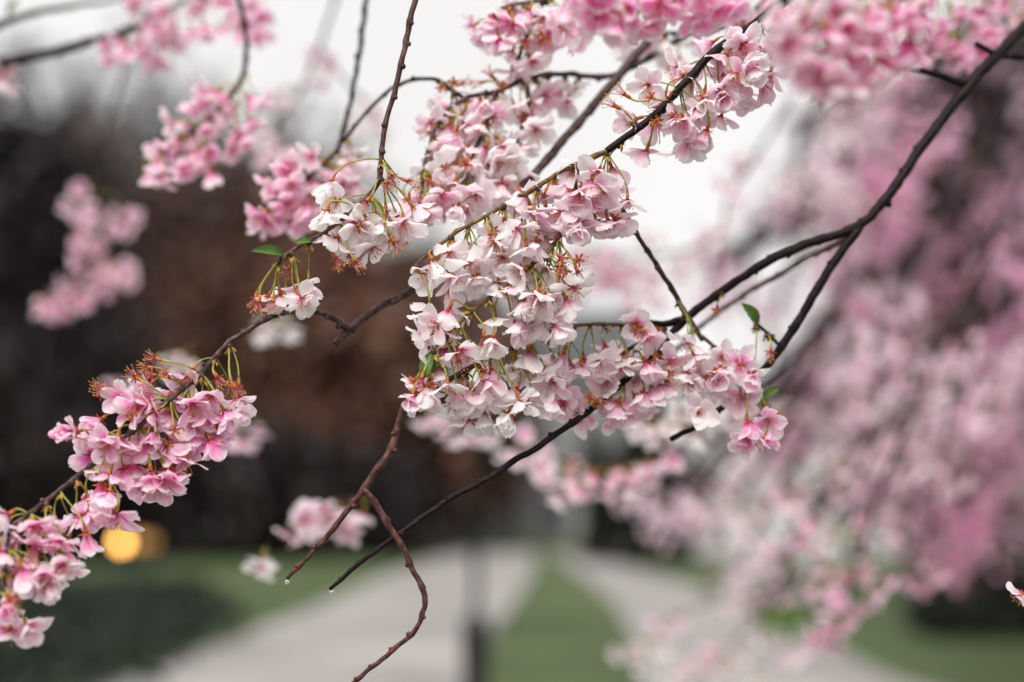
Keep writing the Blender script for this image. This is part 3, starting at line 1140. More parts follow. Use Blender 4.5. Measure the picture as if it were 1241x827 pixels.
# branch B, running down to the pink spray C
branch('long brown branch whose tip bends into a pink blossom spray over the lights',
       [(None, [(930, -130, 1.66, 6.4), (850, -40, 1.62, 5.8), (790, 42, 1.58, 5.2), (740, 104, 1.55, 5.0), (700, 150, 1.53, 4.8), (655, 203, 1.50, 4.6), (622, 240, 1.47, 4.4), (570, 303, 1.44, 4.3), (510, 346, 1.41, 4.2), (460, 374, 1.395, 4.0), (428, 396, 1.388, 4.0), (406, 418, 1.384, 3.4)]),
        ('bark', [(424, 400, 1.388, 3.4), (408, 388, 1.375, 3.2), (390, 380, 1.365, 2.8), (362, 378, 1.355, 2.7), (330, 384, 1.348, 2.6), (290, 406, 1.34, 2.7), (255, 438, 1.335, 2.8), (236, 460, 1.33, 2.7), (195, 494, 1.32, 2.3), (150, 532, 1.31, 2.1), (100, 572, 1.30, 2.0), (60, 602, 1.28, 2.0), (20, 634, 1.25, 2.0), (-40, 675, 1.22, 2.0)]),
        ('bark', [(10, 641, 1.245, 1.6), (8, 680, 1.235, 1.4), (5, 712, 1.228, 1.2)])],
       [(262, 505, 28, 30, 1.332, 8, 0.64, 0.60), (235, 530, 34, 32, 1.325, 11, 0.74, 0.65), (215, 500, 30, 24, 1.322, 6, 0.67, 0.75), (180, 515, 32, 26, 1.315, 7, 0.72, 0.85), (140, 520, 26, 16, 1.305, 5, 0.67, 0.75), (190, 560, 34, 26, 1.315, 9, 0.78, 0.70),
        (140, 555, 28, 22, 1.30, 6, 0.67, 0.85), (200, 590, 30, 14, 1.315, 6, 0.78, 0.65), (210, 470, 30, 16, 1.325, 4, 0.62, 0.85), (165, 480, 26, 14, 1.318, 4, 0.62, 0.75), (100, 525, 12, 8, 1.30, 2, 0.62, 0.65), (275, 485, 14, 10, 1.335, 2, 0.42, 0.55),
        (120, 612, 28, 26, 1.285, 8, 0.67, 0.90), (85, 640, 26, 18, 1.275, 5, 0.72, 0.75), (55, 660, 26, 24, 1.25, 6, 0.62, 0.75), (20, 670, 24, 26, 1.24, 6, 0.72, 0.85), (25, 700, 26, 16, 1.24, 5, 0.72, 0.75), (10, 630, 14, 10, 1.25, 2, 0.42, 0.75),
        (12, 752, 22, 20, 1.225, 3, .40, .8), (40, 700, 20, 16, 1.225, 2, .30, .6), (20, 745, 22, 22, 1.225, 4, 0.47, 0.75), (75, 690, 16, 12, 1.25, 3, 0.42, 0.55),
        (120, 468, 18, 8, 1.31, 3, 0.62, 0.85, 'spent'), (192, 434, 6, 5, 1.325, 1, 0.42, 0.55, 'spent'), (172, 452, 12, 8, 1.32, 3, 0.62, 0.85, 'spent'), (282, 470, 9, 8, 1.335, 3, 0.62, 0.75, 'spent'), (80, 527, 6, 6, 1.30, 1, 0.57, 0.55, 'bud'), (215, 455, 26, 10, 1.325, 2, 0.52, 0.75, 'spent')],
       seed=3)

# branch A with its forks, K and P
branch('thick black branch forking twice, its thin bare tips tipped with water drops',
       [('bark_dark', [(1440, -200, 1.68, 8.5), (1330, -72, 1.62, 7.4), (1241, 34, 1.56, 6.6), (1190, 86, 1.53, 6.2), (1130, 160, 1.51, 5.6), (1075, 238, 1.49, 5.2), (1040, 274, 1.48, 4.8), (960, 303, 1.475, 4.8), (900, 336, 1.47, 4.5), (840, 379, 1.465, 4.2), (800, 418, 1.45, 3.8), (750, 468, 1.42, 3.5), (690, 516, 1.395, 3.2), (600, 574, 1.37, 3.1), (540, 608, 1.36, 2.8), (485, 647, 1.355, 2.5), (430, 688, 1.352, 2.2), (400, 715, 1.35, 1.8)]),
        ('bark_dark', [(1046, 268, 1.48, 5.0), (1010, 320, 1.475, 4.8), (965, 392, 1.47, 4.5), (930, 441, 1.47, 4.0), (890, 482, 1.475, 3.5), (850, 512, 1.46, 3.2), (812, 533, 1.45, 2.6)]),
        ('bark', [(1042, 280, 1.50, 2.8), (970, 318, 1.58, 2.8), (880, 372, 1.62, 2.8), (825, 418, 1.62, 2.5), (792, 452, 1.6, 2.0)]),
        ('bark_dark', [(1172, 103, 1.525, 5.0), (1140, 92, 1.52, 3.6), (1106, 84, 1.51, 2.8)]),
        ('bark_dark', [(1246, 68, 1.55, 4.0), (1215, 68, 1.54, 3.4), (1182, 54, 1.53, 2.6)]),
        ('bark_dark', [(1076, 236, 1.49, 4.4), (1078, 250, 1.485, 3.0)]),
        ('bark', [(852, 412, 1.465, 2.6), (832, 382, 1.452, 2.7), (800, 328, 1.42, 2.5), (768, 276, 1.40, 2.2), (752, 250, 1.39, 2.0)]),
        ('bark_dark', [(836, 384, 1.465, 3.8), (800, 394, 1.462, 3.6), (778, 386, 1.46, 2.6)]),
        ('bark_olive', [(808, 400, 1.462, 2.0), (740, 392, 1.43, 1.9), (700, 394, 1.41, 1.9), (650, 408, 1.385, 2.0), (600, 430, 1.37, 2.2), (560, 450, 1.364, 2.4)]),
        ('bark_red', [(575, 442, 1.366, 2.2), (540, 462, 1.362, 2.8), (495, 490, 1.355, 3.0), (472, 545, 1.35, 3.2), (440, 594, 1.345, 3.2), (395, 652, 1.345, 2.4), (347, 703, 1.345, 1.9)]),
        ('bark_red', [(441, 592, 1.345, 2.8), (462, 620, 1.345, 3.0), (482, 655, 1.343, 2.8), (500, 690, 1.342, 2.6), (514, 722, 1.34, 2.8), (512, 742, 1.34, 2.4), (498, 768, 1.34, 2.2), (465, 798, 1.34, 2.2), (425, 828, 1.34, 2.0), (370, 872, 1.34, 1.6)]),
        ('bark_dark', [(944, 418, 1.47, 2.0), (930, 404, 1.465, 1.8), (916, 392, 1.46, 1.6)]),
        ('bark', [(850, 408, 1.465, 2.2), (870, 425, 1.462, 2.0), (905, 462, 1.46, 1.8), (925, 485, 1.46, 1.6)]),
        ('bark', [(808, 402, 1.455, 2.2), (760, 425, 1.44, 2.0), (725, 455, 1.43, 1.6)])],
       [(625, 462, 32, 30, 1.365, 10, .08, .3), (650, 440, 20, 18, 1.372, 4, .1, .3), (600, 490, 34, 18, 1.358, 7, .14, .2), (560, 500, 30, 12, 1.355, 5, .06, .2), (655, 475, 20, 18, 1.38, 5, .25, .3),
        (690, 448, 26, 22, 1.43, 6, .25, .4), (730, 440, 28, 24, 1.44, 7, .20, .35), (775, 430, 30, 26, 1.445, 8, .22, .4), (760, 470, 30, 22, 1.45, 7, .36, .5), (800, 460, 30, 26, 1.45, 8, .42, .5), (825, 435, 24, 22, 1.45, 5, .35, .5),
        (855, 450, 26, 26, 1.455, 7, .35, .6), (890, 462, 24, 24, 1.455, 7, .30, .4), (918, 460, 20, 16, 1.46, 4, .40, .5), (700, 490, 20, 14, 1.43, 3, .6, .5), (740, 500, 28, 16, 1.45, 5, .4, .4), (845, 485, 26, 18, 1.455, 5, .22, .3),
        (918, 522, 22, 16, 1.455, 6, .78, .7), (775, 400, 14, 10, 1.445, 3, .5, .5), (870, 380, 6, 5, 1.455, 1, .3, .3, 'spent'), (935, 505, 14, 10, 1.455, 3, .5, .6, 'spent')],
       seed=4, leaves=[(918, 393, 1.46, 896, 368, 1.45, 1), (920, 484, 1.46, 944, 472, 1.46, 1)])

# lone blossom at the frame's side
branch('short twig end carrying one lone pale pink blossom over the low hedge',
       [('bark_red', [(1330, 590, 1.38, 2.6), (1290, 650, 1.37, 2.4), (1262, 690, 1.362, 2.0), (1255, 703, 1.36, 1.6)])],
       [(1242, 724, 4, 4, 1.355, 1, .45, .5), (1262, 722, 8, 8, 1.36, 2, .45, .5)], seed=5)

# ------------------------------------------------------------------ slightly soft branches
# J/O: white blossoms around the middle top
branch('side branch crowded with soft white blossoms, crossing behind the reddish twig',
       [('bark', [(860, 20, 1.62, 4.0), (800, 62, 1.60, 3.6), (742, 92, 1.57, 3.2), (690, 90, 1.55, 3.0), (650, 92, 1.53, 2.8), (600, 112, 1.50, 2.6), (560, 120, 1.48, 2.4), (530, 150, 1.47, 2.2), (515, 200, 1.45, 2.0), (512, 225, 1.44, 1.6)]),
        ('bark', [(600, 112, 1.50, 2.3), (590, 150, 1.48, 2.0), (570, 190, 1.46, 1.8), (565, 215, 1.45, 1.5)]),
        ('bark_dark', [(560, 118, 1.49, 2.2), (525, 97, 1.52, 2.2), (485, 102, 1.54, 2.0), (450, 130, 1.56, 2.0), (415, 172, 1.58, 1.8)]),
        ('bark', [(640, 96, 1.52, 2.0), (640, 130, 1.52, 1.8), (625, 175, 1.5, 1.6), (615, 200, 1.48, 1.4)])],
       [(575, 180, 40, 30, 1.47, 18, .10, .25), (550, 225, 36, 22, 1.45, 14, .10, .3), (530, 170, 26, 26, 1.47, 10, .25, .3), (600, 205, 30, 22, 1.47, 10, .05, .2), (535, 250, 34, 14, 1.44, 10, .28, .5), (625, 150, 28, 30, 1.51, 11, .12, .3),
        (570, 140, 34, 18, 1.49, 9, .22, .4), (650, 115, 18, 14, 1.53, 5, .3, .5), (500, 240, 16, 14, 1.44, 5, .2, .4), (600, 100, 20, 10, 1.5, 3, .4, .6, 'spent'), (548, 100, 14, 8, 1.49, 3, .4, .6, 'spent'), (605, 235, 24, 12, 1.46, 6, .05, .2), (690, 115, 16, 12, 1.55, 4, .3, .4)],
       seed=6)
branch('soft pink-flowered branch dropping in from above the white side branch',
       [('bark_dark', [(760, -120, 1.56, 3.4), (700, -50, 1.53, 3.0), (660, 0, 1.51, 2.6), (640, 40, 1.50, 2.4), (628, 72, 1.50, 1.8)]),
        ('bark', [(660, 0, 1.51, 2.4), (610, 10, 1.50, 2.0), (590, 25, 1.5, 1.6)])],
       [(600, 35, 28, 22, 1.5, 6, .5, .6), (640, 75, 24, 22, 1.5, 5, .3, .5), (670, 45, 28, 26, 1.5, 6, .4, .5), (690, 20, 24, 18, 1.51, 4, .5, .5), (625, 15, 26, 14, 1.5, 4, .5, .5), (645, 50, 16, 26, 1.49, 6, .3, .5, 'spent')],
       seed=7, leaves=[(575, -4, 1.5, 548, -2, 1.5, 0)])
branch('row of soft rose-pink blossoms hanging from a twig above the knobbly branch',
       [('bark_dark', [(990, -150, 1.26, 3.6), (910, -80, 1.24, 3.2), (850, -50, 1.22, 2.8), (790, -42, 1.20, 2.6), (730, -42, 1.19, 2.2), (685, -45, 1.18, 1.6)])],
       [(715, 0, 36, 16, 1.19, 6, .75, .6), (770, 8, 36, 20, 1.20, 8, .78, .6), (825, 6, 34, 22, 1.21, 8, .9, .7), (865, -5, 26, 16, 1.22, 5, .8, .6), (745, 28, 26, 10, 1.19, 3, .6, .5)],
       seed=8, hi=False, maxlen=0.075)
branch('blurred mixed white and pink tufts behind the knobbly branch',
       [('bark_dark', [(1040, -100, 1.68, 3.6), (960, -30, 1.66, 3.2), (910, 15, 1.64, 2.6), (850, 40, 1.62, 2.2), (780, 40, 1.6, 1.8)])],
       [(780, 55, 28, 16, 1.6, 6, .12, .3), (920, 50, 28, 24, 1.64, 7, .45, .4), (900, 10, 30, 22, 1.64, 7, .7, .5), (835, 60, 24, 16, 1.62, 4, .3, .3), (945, 15, 24, 20, 1.66, 5, .6, .5)],
       seed=23, hi=False, maxlen=0.08)
branch('big blurred rose-pink spray hanging close over the black forked branch',
       [('bark_dark', [(1250, -190, 1.12, 3.6), (1170, -110, 1.10, 3.2), (1090, -50, 1.08, 2.8), (1030, -20, 1.07, 2.4), (985, 0, 1.06, 1.8)])],
       [(975, 50, 34, 34, 1.06, 6, .62, .6), (1030, 70, 38, 40, 1.07, 9, .75, .7), (1000, 20, 34, 22, 1.07, 5, .5, .6), (1075, 40, 34, 36, 1.08, 7, .85, .7), (1110, 10, 34, 30, 1.09, 6, .85, .7), (1000, 95, 26, 16, 1.06, 3, .4, .5)],
       seed=9, hi=False, maxlen=0.08, leaves=[(1035, -5, 1.07, 1015, 35, 1.07, 1)])
branch('blurred deep pink tufts behind the thick end of the black forked branch',
       [('bark_dark', [(1360, -60, 1.85, 4.0), (1270, -30, 1.82, 3.6), (1200, -20, 1.80, 3.2), (1130, -12, 1.78, 2.6), (1080, -5, 1.76, 2.0)])],
       [(1120, 45, 36, 30, 1.78, 10, .95, .7), (1165, 35, 36, 36, 1.8, 11, .95, .7), (1205, 20, 34, 28, 1.82, 10, .75, .6), (1150, 70, 30, 14, 1.79, 5, .95, .8), (1235, 10, 22, 22, 1.84, 5, .5, .5), (1090, 10, 30, 24, 1.76, 7, .8, .6)],
       seed=24, hi=False, maxlen=0.10)

# ------------------------------------------------------------------ blurred branches on the lawn side
branch('blurred dark branch with pink tufts high against the grey cloud',
       [('bark_dark', [(-120, 112, 2.15, 8.0), (0, 77, 2.08, 7.5), (80, 59, 2.03, 7.0), (150, 38, 2.0, 5.6), (190, 16, 1.98, 3.2), (250, -6, 1.96, 3.0), (330, -20, 1.95, 2.4)]),
        ('bark_dark', [(-40, 60, 2.12, 6.0), (0, 30, 2.1, 5.6), (60, 12, 2.1, 4.6), (140, 0, 2.1, 2.4), (210, -12, 2.1, 2.0)])],
       [(150, 58, 32, 20, 2.0, 7, .62, .6), (190, 62, 28, 20, 1.99, 6, .6, .6), (215, 25, 36, 22, 1.97, 8, .74, .6), (270, 18, 40, 26, 1.96, 10, .72, .6), (312, 25, 22, 22, 1.95, 6, .78, .6), (2, 92, 12, 14, 2.08, 3, .6, .6), (180, 10, 26, 14, 1.98, 5, .7, .6)],
       seed=10, hi=False, maxlen=0.09, leaves=[(10, 18, 2.1, 25, 0, 2.1, 1)])
branch('pink spray on a dark stalk hanging in front of the bare grey trees',
       [('bark_dark', [(280, -70, 1.80, 3.4), (290, 0, 1.78, 3.2), (299, 50, 1.76, 3.0), (293, 95, 1.75, 3.0), (265, 130, 1.74, 2.4), (228, 162, 1.73, 2.0), (190, 182, 1.72, 1.8), (176, 188, 1.72, 1.4)])],
       [(258, 125, 28, 16, 1.74, 7, .70, .7), (300, 135, 20, 18, 1.75, 5, .72, .7), (262, 165, 34, 20, 1.73, 8, .70, .6), (225, 180, 32, 18, 1.73, 8, .68, .6), (200, 205, 24, 14, 1.72, 6, .66, .5), (245, 200, 22, 14, 1.73, 4, .55, .5), (215, 150, 14, 10, 1.73, 2, .5, .5)],
       seed=12, hi=False, leaves=[(182, 184, 1.72, 174, 198, 1.72, 1)], maxlen=0.075)
branch('pink tassel beside the folded leaf of the reddish twig',
       [('bark_dark', [(452, -70, 1.72, 3.2), (441, 20, 1.69, 3.0), (430, 100, 1.66, 2.8), (413, 168, 1.63, 2.8), (405, 186, 1.62, 2.4), (378, 212, 1.61, 2.0), (345, 236, 1.6, 1.8), (322, 250, 1.6, 1.5)])],
       [(378, 205, 32, 18, 1.61, 8, .62, .6), (345, 215, 20, 14, 1.6, 4, .6, .6), (345, 252, 30, 20, 1.6, 9, .68, .6), (385, 248, 28, 18, 1.61, 7, .68, .6), (418, 215, 20, 18, 1.62, 5, .5, .6), (325, 268, 14, 8, 1.6, 3, .7, .6), (430, 190, 16, 12, 1.63, 3, .3, .4), (400, 225, 20, 14, 1.61, 4, .55, .6)],
       seed=13, hi=False, maxlen=0.072)
branch('hanging column of blurred pink blossom in front of the umber tree',
       [('bark_dark', [(150, 90, 2.75, 3.6), (128, 160, 2.72, 3.2), (112, 215, 2.7, 3.0), (112, 255, 2.7, 2.8), (128, 300, 2.7, 2.4), (110, 330, 2.68, 2.2), (75, 350, 2.66, 1.8), (50, 358, 2.65, 1.5)]),
        ('bark_dark', [(150, 90, 2.75, 3.6), (170, 30, 2.78, 4.0), (180, -50, 2.8, 4.4)])],
       [(98, 245, 16, 18, 2.7, 7, .62, .5), (145, 268, 16, 16, 2.7, 6, .62, .5), (112, 280, 20, 16, 2.7, 6, .66, .5), (108, 312, 22, 18, 2.69, 8, .72, .5), (140, 335, 26, 15, 2.69, 9, .66, .5), (105, 350, 28, 15, 2.68, 9, .72, .5), (68, 368, 24, 13, 2.66, 9, .70, .5)],
       seed=14, hi=False, maxlen=0.10)
branch('pale blurred tufts scattered behind the pink spray and the brown branch tip',
       [('bark_dark', [(560, 190, 2.4, 4.0), (470, 290, 2.36, 3.4), (390, 355, 2.34, 3.0), (335, 380, 2.33, 2.6), (270, 400, 2.33, 2.4), (220, 415, 2.32, 2.2), (160, 450, 2.32, 1.8), (140, 465, 2.32, 1.5)]),
        ('bark_dark', [(270, 400, 2.33, 2.2), (285, 450, 2.33, 2.0), (290, 500, 2.33, 1.6)])],
       [(338, 395, 24, 14, 2.33, 6, .04, .1), (215, 435, 26, 14, 2.33, 6, .14, .2), (150, 475, 18, 16, 2.32, 5, .22, .2), (295, 520, 18, 18, 2.33, 6, .66, .5)],
       seed=15, hi=False, maxlen=0.09)
branch('blurred pale pink tuft and a single white blossom above the lawn',
       [('bark_dark', [(560, 520, 2.0, 3.0), (500, 565, 1.98, 2.6), (440, 598, 1.95, 2.4), (390, 612, 1.93, 2.0), (345, 640, 1.92, 1.6), (322, 662, 1.92, 1.2)])],
       [(395, 632, 30, 18, 1.93, 8, .36, .4), (365, 640, 18, 16, 1.93, 4, .4, .4), (425, 630, 18, 14, 1.94, 4, .4, .4), (318, 684, 5, 5, 1.92, 2, .08, .2)],
       seed=16, hi=False, maxlen=0.07)
branch('blurred pink garland sagging behind the thin bare branch tips',
       [('bark_dark', [(960, 470, 2.1, 3.6), (890, 505, 2.1, 3.0), (810, 545, 2.12, 2.6), (740, 562, 2.13, 2.4), (670, 555, 2.15, 2.0), (610, 540, 2.2, 1.8), (540, 500, 2.3, 1.5)])],
       [(715, 588, 30, 18, 2.13, 8, .50, .5), (760, 575, 28, 18, 2.12, 8, .52, .5), (675, 570, 24, 18, 2.15, 6, .42, .5), (640, 545, 26, 20, 2.18, 6, .34, .4), (690, 600, 18, 10, 2.14, 4, .5, .4), (800, 558, 20, 12, 2.12, 5, .55, .5), (535, 518, 28, 16, 2.3, 6, .22, .2), (580, 530, 20, 10, 2.25, 3, .3, .3)],
       seed=17, hi=False, maxlen=0.085)
branch('blurred bunch of white blossom below the rosy cluster of the black branch',
       [('bark_dark', [(980, 420, 2.0, 3.0), (930, 460, 1.97, 2.6), (880, 488, 1.95, 2.2), (830, 500, 1.93, 1.8), (790, 505, 1.92, 1.4)])],
       [(835, 512, 32, 22, 1.93, 12, .03, .05), (795, 520, 24, 16, 1.92, 7, .05, .1), (880, 500, 22, 16, 1.94, 6, .12, .2)],
       seed=18, hi=False, maxlen=0.07)
branch('faint pink tufts far out in front of the white cloud',
       [('bark_dark', [(960, 120, 2.9, 3.6), (915, 190, 2.85, 3.0), (885, 235, 2.8, 2.6), (868, 285, 2.8, 2.2), (800, 310, 2.75, 2.0), (720, 300, 2.7, 1.5)])],
       [(880, 232, 12, 12, 2.8, 4, .55, .5), (868, 285, 16, 16, 2.8, 7, .66, .5), (745, 330, 26, 26, 2.72, 10, .6, .5), (790, 290, 14, 10, 2.75, 4, .4, .4), (700, 350, 20, 16, 2.7, 6, .5, .4), (775, 365, 24, 12, 2.72, 6, .3, .3), (720, 315, 26, 18, 2.7, 8, .5, .4), (810, 325, 22, 16, 2.75, 6, .35, .3), (840, 310, 18, 14, 2.78, 5, .4, .4), (900, 200, 16, 12, 2.85, 4, .4, .4), (760, 345, 24, 14, 2.72, 7, .55, .4)],
       seed=19, hi=False, maxlen=0.13)
branch('faint pale pink tufts behind the hanging pink tassels',
       [('bark_dark', [(430, -80, 2.6, 3.6), (400, 20, 2.58, 3.2), (385, 60, 2.56, 2.8), (360, 120, 2.54, 2.4), (325, 165, 2.5, 2.0)]),
        ('bark_dark', [(385, 60, 2.56, 2.8), (430, 110, 2.56, 2.4), (455, 135, 2.56, 2.0)])],
       [(385, 78, 16, 24, 2.56, 7, .6, .5), (325, 180, 24, 22, 2.5, 8, .35, .3), (450, 145, 24, 22, 2.56, 8, .2, .2), (345, 120, 14, 14, 2.53, 4, .2, .2)],
       seed=20, hi=False, maxlen=0.12)

# ------------------------------------------------------------------ weeping cherry behind
def flower_cloud(rnp, centres, size, parent, name='blossoms'):
    n = len(centres)
    z = rnp.normal(size=(n, 3)) + np.array([0, -0.3, -0.5])
    z /= np.linalg.norm(z, axis=1, keepdims=True)
    a = rnp.normal(size=(n, 3))
    x = np.cross(a, z)
    x /= np.linalg.norm(x, axis=1, keepdims=True)
    y = np.cross(z, x)
    s = size * rnp.uniform(0.8, 1.2, size=(n, 1))
    out = []
    lift = rnp.uniform(0.15, 0.8, size=(n, 1))
    for k in range(5):
        t = 2 * math.pi * k / 5
        d = x * math.cos(t) + y * math.sin(t)
        p = -x * math.sin(t) + y * math.cos(t)
        base = centres + d * s * 0.06
        m1 = centres + d * s * 0.65 + p * s * 0.45 + z * s * 0.55 * lift
        tip = centres + d * s * 0.98 + z * s * 0.8 * lift
        m2 = centres + d * s * 0.65 - p * s * 0.45 + z * s * 0.55 * lift
        out.append(np.stack([base, m1, tip, m2], 1))
    V = np.concatenate(out, 0)
    return quads_mesh(name, V, M['petal'], uv=[(0.5, 0.0), (0.95, 0.65), (0.5, 0.85), (0.05, 0.65)], parent=parent)


def weeping_tree(x, y, h, label, seed, strands, group='weeping cherry trees'):
    """strands: (top px, py, d, bottom px, py, d, n tufts, flowers per tuft, pink)"""
    r = random.Random(seed)
    rnp = np.random.default_rng(seed)
    t = empty('cherry_tree', (x, y, 0))
    tag(t, label, 'tree', group)
    tr = MB()
    p, rad = spline([(Vector((0, 0, -0.1)), 0.17), (Vector((0.05, 0, h * 0.3)), 0.13), (Vector((-0.08, 0.05, h * 0.65)), 0.10), (Vector((0, 0, h)), 0.06)], 0.15)
    tr.tube(p, rad, 12)
    tr.build('trunk', M['bark_dark'], t)
    for s in strands:
        a, b = at(*s[0:3]) - t.location, at(*s[3:6]) - t.location
        start = p[int(len(p) * r.uniform(0.55, 0.95))]
        limb = MB()
        over = start.lerp(a, 0.5) + Vector((0, 0, 0.35))
        mid = a.lerp(b, 0.5) + (a - start).normalized() * 0.10 + rad_vec(r) * 0.05
        th = r.choice((0.7, 1.0, 1.5)) * (1.0 if s[2] > 5 else 0.5)
        q, rr = spline([(start, 0.05), (over, 0.035), (a, 0.024 * th), (mid, 0.017 * th), (b, 0.005)], 0.03)
        limb.tube(q, rr, 6)
        cs = []
        ka = min(range(len(q)), key=lambda i: (q[i] - a).length)
        for k in range(s[6]):
            f = (k + r.uniform(-.3, .3)) / s[6]
            f = max(0, min(1, f))
            c = q[ka + int(f * (len(q) - 1 - ka))] + rad_vec(r) * r.uniform(0.0, 0.17)
            limb.tube([q[ka + int(f * (len(q) - 1 - ka))], c], [0.003, 0.002], 4)
            rad_ = r.uniform(0.045, 0.085) if s[2] > 5 else r.uniform(0.028, 0.048)
            if s[2] < 5:
                c = c.lerp(q[ka + int(f * (len(q) - 1 - ka))], 0.5)
            nn = int(s[7] * r.uniform(0.6, 1.3))
            cs.append(np.array(c) + rnp.normal(size=(nn, 3)) * rad_ * np.array([1, 1, 0.8]) - np.array([0, 0, 0.03]))
        lo = limb.build('branch', M['bark_dark'], t)
        bo = flower_cloud(rnp, np.concatenate(cs, 0), 0.019, lo)
        bo.color = (s[8], 0.5, 0, 1)
        tag(bo, None, kind='stuff')
        lc = np.concatenate(cs, 0)[::2] + rnp.normal(size=(len(np.concatenate(cs, 0)[::2]), 3)) * 0.06
        tag(quads_mesh('young_leaves', card_array(rnp, lc, 0.018), M['bronze_leaf'], parent=lo), None, kind='stuff')
    return t


r0 = random.Random(77)
S = []
for px, py, d, bx, by, bd, nt in [
    (1110, 60, 5.4, 1085, 330, 5.3, 8), (1190, 40, 5.8, 1150, 420, 5.7, 10), (1260, 100, 5.2, 1225, 520, 5.2, 11), (1050, 220, 6.6, 1010, 450, 6.6, 6),
    (1120, 260, 6.0, 1090, 600, 6.0, 9), (1200, 300, 6.4, 1160, 640, 6.4, 9), (1060, 330, 5.6, 1010, 590, 5.6, 8), (1000, 390, 6.2, 950, 600, 6.2, 6),
    (1290, 380, 6.0, 1240, 660, 6.0, 8), (1230, -30, 7.0, 1200, 300, 7.0, 9), (1060, 100, 7.6, 1040, 360, 7.6, 7), (1160, 130, 7.4, 1120, 520, 7.4, 10), (1240, 200, 7.8, 1180, 560, 7.8, 9),
    (1310, -20, 6.4, 1280, 360, 6.4, 9), (1110, 380, 5.0, 1060, 620, 5.0, 7)]:
    S.append((px, py, d, bx, by, bd, nt, 36, r0.uniform(0.3, 0.72)))
for k in range(30):
    y0 = r0.uniform(60, 560)
    left = 1010 - 0.30 * (y0 - 60) if y0 < 400 else 905
    x0 = left + 40 + (k % 10 + r0.random()) / 10 * (1270 - left)
    d0 = r0.uniform(3.3, 4.9)
    ln = r0.uniform(120, 230)
    S.append((x0, y0, d0, x0 - ln * 0.22, min(y0 + ln, 690), d0, 5, 26, r0.choice((0.12, 0.3, 0.5, 0.7, 0.85))))
for x0, y0, x1, y1 in [(1000, 130, 960, 330), (945, 250, 915, 390), (1030, 90, 1000, 260), (985, 300, 930, 420), (900, 300, 860, 380)]:
    S.append((x0, y0, 5.6, x1, y1, 5.6, 5, 12, r0.choice((0.3, 0.5, 0.6))))
for x0, y0, x1, y1 in [(960, 500, 900, 640), (900, 540, 840, 640), (940, 600, 880, 700), (990, 620, 930, 740), (860, 560, 790, 620)]:
    S.append((x0, y0, 3.8, x1, y1, 3.8, 4, 15, r0.choice((0.04, 0.12, 0.3))))
weeping_tree(3.4, 8.2, 4.4, 'weeping cherry with long pink hanging strands beside the second path', 31, S)
branch('long blurred pink strand hanging low in front of the hedge and lawn edge',
       [('bark_dark', [(1330, 60, 3.1, 7.0), (1240, 220, 3.0, 6.5), (1160, 380, 2.85, 6.0), (1105, 500, 2.75, 5.2), (1062, 610, 2.65, 4.6), (1035, 700, 2.58, 4.0), (1008, 785, 2.5, 2.6)]),
        ('bark_dark', [(1105, 500, 2.75, 4.0), (1040, 540, 2.78, 3.4), (980, 580, 2.8, 2.8), (920, 610, 2.85, 2.2), (860, 620, 2.9, 1.8)]),
        ('bark_dark', [(1160, 380, 2.85, 4.0), (1150, 500, 2.88, 3.4), (1135, 600, 2.9, 2.8), (1118, 680, 2.9, 2.0)])],
       [(985, 655, 26, 20, 2.65, 7, .75, .5), (1062, 645, 24, 20, 2.65, 6, .7, .5), (1000, 705, 26, 20, 2.6, 7, .75, .6), (1055, 705, 20, 22, 2.6, 6, .7, .5), (1025, 742, 22, 16, 2.55, 6, .8, .6), (1005, 775, 20, 12, 2.5, 6, .9, .8), (1118, 700, 24, 20, 2.9, 7, .85, .5),
        (960, 595, 26, 18, 2.8, 6, .35, .4), (910, 625, 24, 14, 2.85, 5, .45, .4), (865, 632, 20, 12, 2.9, 4, .3, .3), (1090, 560, 30, 24, 2.75, 8, .6, .5), (1120, 470, 26, 24, 2.8, 7, .6, .5), (1030, 590, 26, 20, 2.75, 6, .6, .5), (1150, 580, 20, 24, 2.88, 5, .6, .5), (1170, 420, 24, 24, 2.85, 6, .6, .5)],
       seed=21, hi=False, maxlen=0.13)
branch('pale blurred sprays drooping low over the second path',
       [('bark_dark', [(1120, 420, 3.2, 5.0), (1050, 560, 3.15, 4.4), (985, 680, 3.1, 3.6), (930, 740, 3.05, 3.0), (880, 785, 3.0, 2.4), (830, 840, 2.95, 1.8)]),
        ('bark_dark', [(960, 705, 3.1, 2.6), (890, 725, 3.1, 2.2), (820, 745, 3.1, 1.8), (790, 775, 3.1, 1.4)])],
       [(815, 755, 24, 16, 3.1, 6, .5, .5), (880, 795, 26, 16, 3.0, 7, .3, .4), (795, 790, 18, 14, 3.1, 5, .1, .1), (925, 765, 24, 14, 3.05, 6, .1, .2), (845, 815, 26, 12, 2.97, 6, .25, .2), (960, 800, 24, 14, 3.05, 5, .12, .2), (760, 800, 16, 14, 3.1, 4, .05, .1), (890, 735, 18, 12, 3.1, 4, .15, .2), (900, 820, 24, 10, 2.98, 5, .2, .2)],
       seed=22, hi=False, maxlen=0.12, leaves=[(940, 742, 3.05, 960, 775, 3.05, 1), (935, 745, 3.05, 925, 775, 3.0, 1), (945, 738, 3.05, 975, 760, 3.05, 1)])


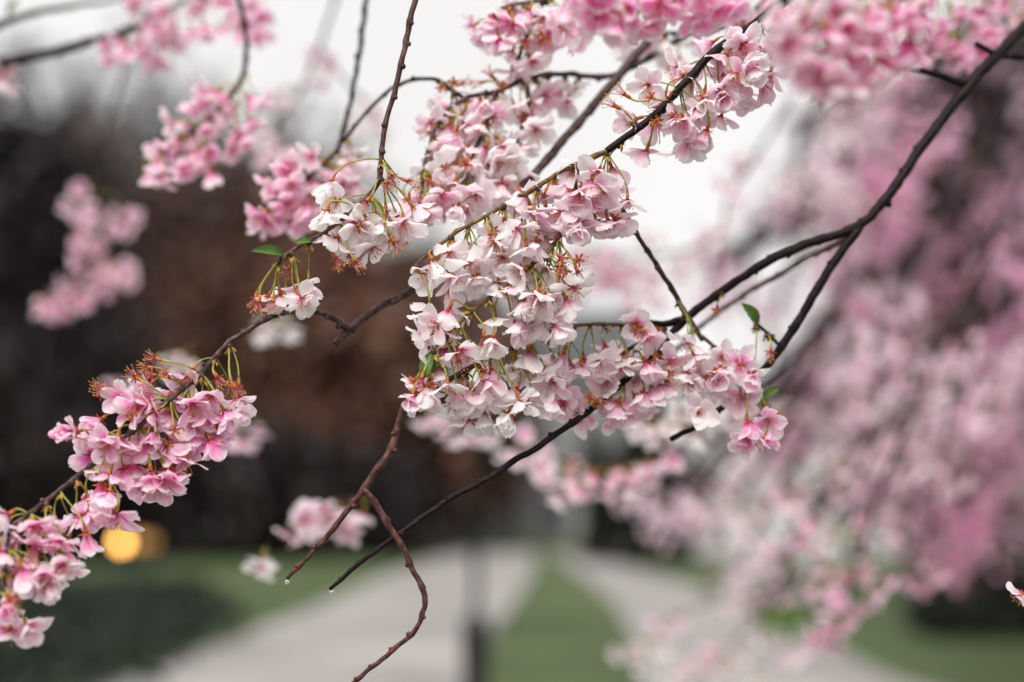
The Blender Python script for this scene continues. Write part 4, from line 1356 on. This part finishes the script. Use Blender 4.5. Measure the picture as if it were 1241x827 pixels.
def cherry_tree(x, y, h, rx, label, seed, pink, n=7000):
    rnp = np.random.default_rng(seed)
    r = random.Random(seed)
    t = empty('cherry_tree', (x, y, 0))
    tag(t, label, 'tree', 'weeping cherry trees')
    pts, cl = clumpy_points(rnp, n, (0, 0, h * 0.56), (rx, rx * 0.8, h * 0.42), 90, rx * 0.10)
    pts = pts[pts[:, 2] > 0.7]
    tr = MB()
    p, rad = spline([(Vector((0, 0, -0.1)), 0.22), (Vector((0.05, 0, h * 0.25)), 0.16), (Vector((-0.1, 0, h * 0.6)), 0.09), (Vector((0, 0, h * 0.92)), 0.02)], 0.2)
    tr.tube(p, rad, 10)
    for c in cl[::2]:
        s = p[int(len(p) * r.uniform(0.3, 0.85))]
        e = Vector(c)
        q, rr = spline([(s, 0.05), (s.lerp(e, 0.5) + Vector((0, 0, 0.3)), 0.03), (e, 0.01)], 0.3)
        tr.tube(q, rr, 5)
    tr.build('trunk', M['bark_dark'], t)
    o = flower_cloud(rnp, pts, 0.05, t, 'crown')
    o.color = (pink, 0.6, 0, 1)
    tag(o, None, kind='stuff')
    lf, _ = clumpy_points(rnp, 9000, (0, 0, h * 0.56), (rx * 0.95, rx * 0.75, h * 0.40), 120, rx * 0.12)
    tag(quads_mesh('young_leaves', card_array(rnp, lf[lf[:, 2] > 0.8], 0.05), M['bronze_leaf'], parent=t), None, kind='stuff')


cherry_tree(5.5, 11.5, 5.0, 2.4, 'round-headed cherry in full blossom standing before the low hedge', 61, 0.8, 1300)
for i, (x, y, h, rx, lab) in enumerate([(8.5, 24, 9.5, 3.4, 'tall copper-brown tree rising behind the low hedge'), (13.0, 26, 9.0, 3.6, 'copper-brown tree at the outer end of the low hedge')]):
    leafy_tree(x, y, h, rx, M['brown_leaf'], lab, 80 + i, BG, n=6000, size=0.2)


# ------------------------------------------------------------------ water drops
def drop(px, py, d, size, label):
    p = at(px, py, d)
    m = MB()
    m.lathe([(0.0003, 0.0022), (0.0010, 0.0014), (0.0018, 0.0004), (0.0022, -0.0006), (0.0020, -0.0016), (0.0012, -0.0024), (0.0003, -0.0027)], 0, 16)
    o = m.build('water_drop', M['water'])
    o.location = p
    o.scale = (size,) * 3
    tag(o, label, 'water drop', 'water drops on the bare tips')


drop(348, 705, 1.345, 1.0, 'clear water drop on the tip that forks beside the curling reddish twig')
drop(402, 717, 1.35, 1.0, 'clear water drop on the end of the long black branch')
print('blossoms', COUNT, 'objects', len(bpy.data.objects))
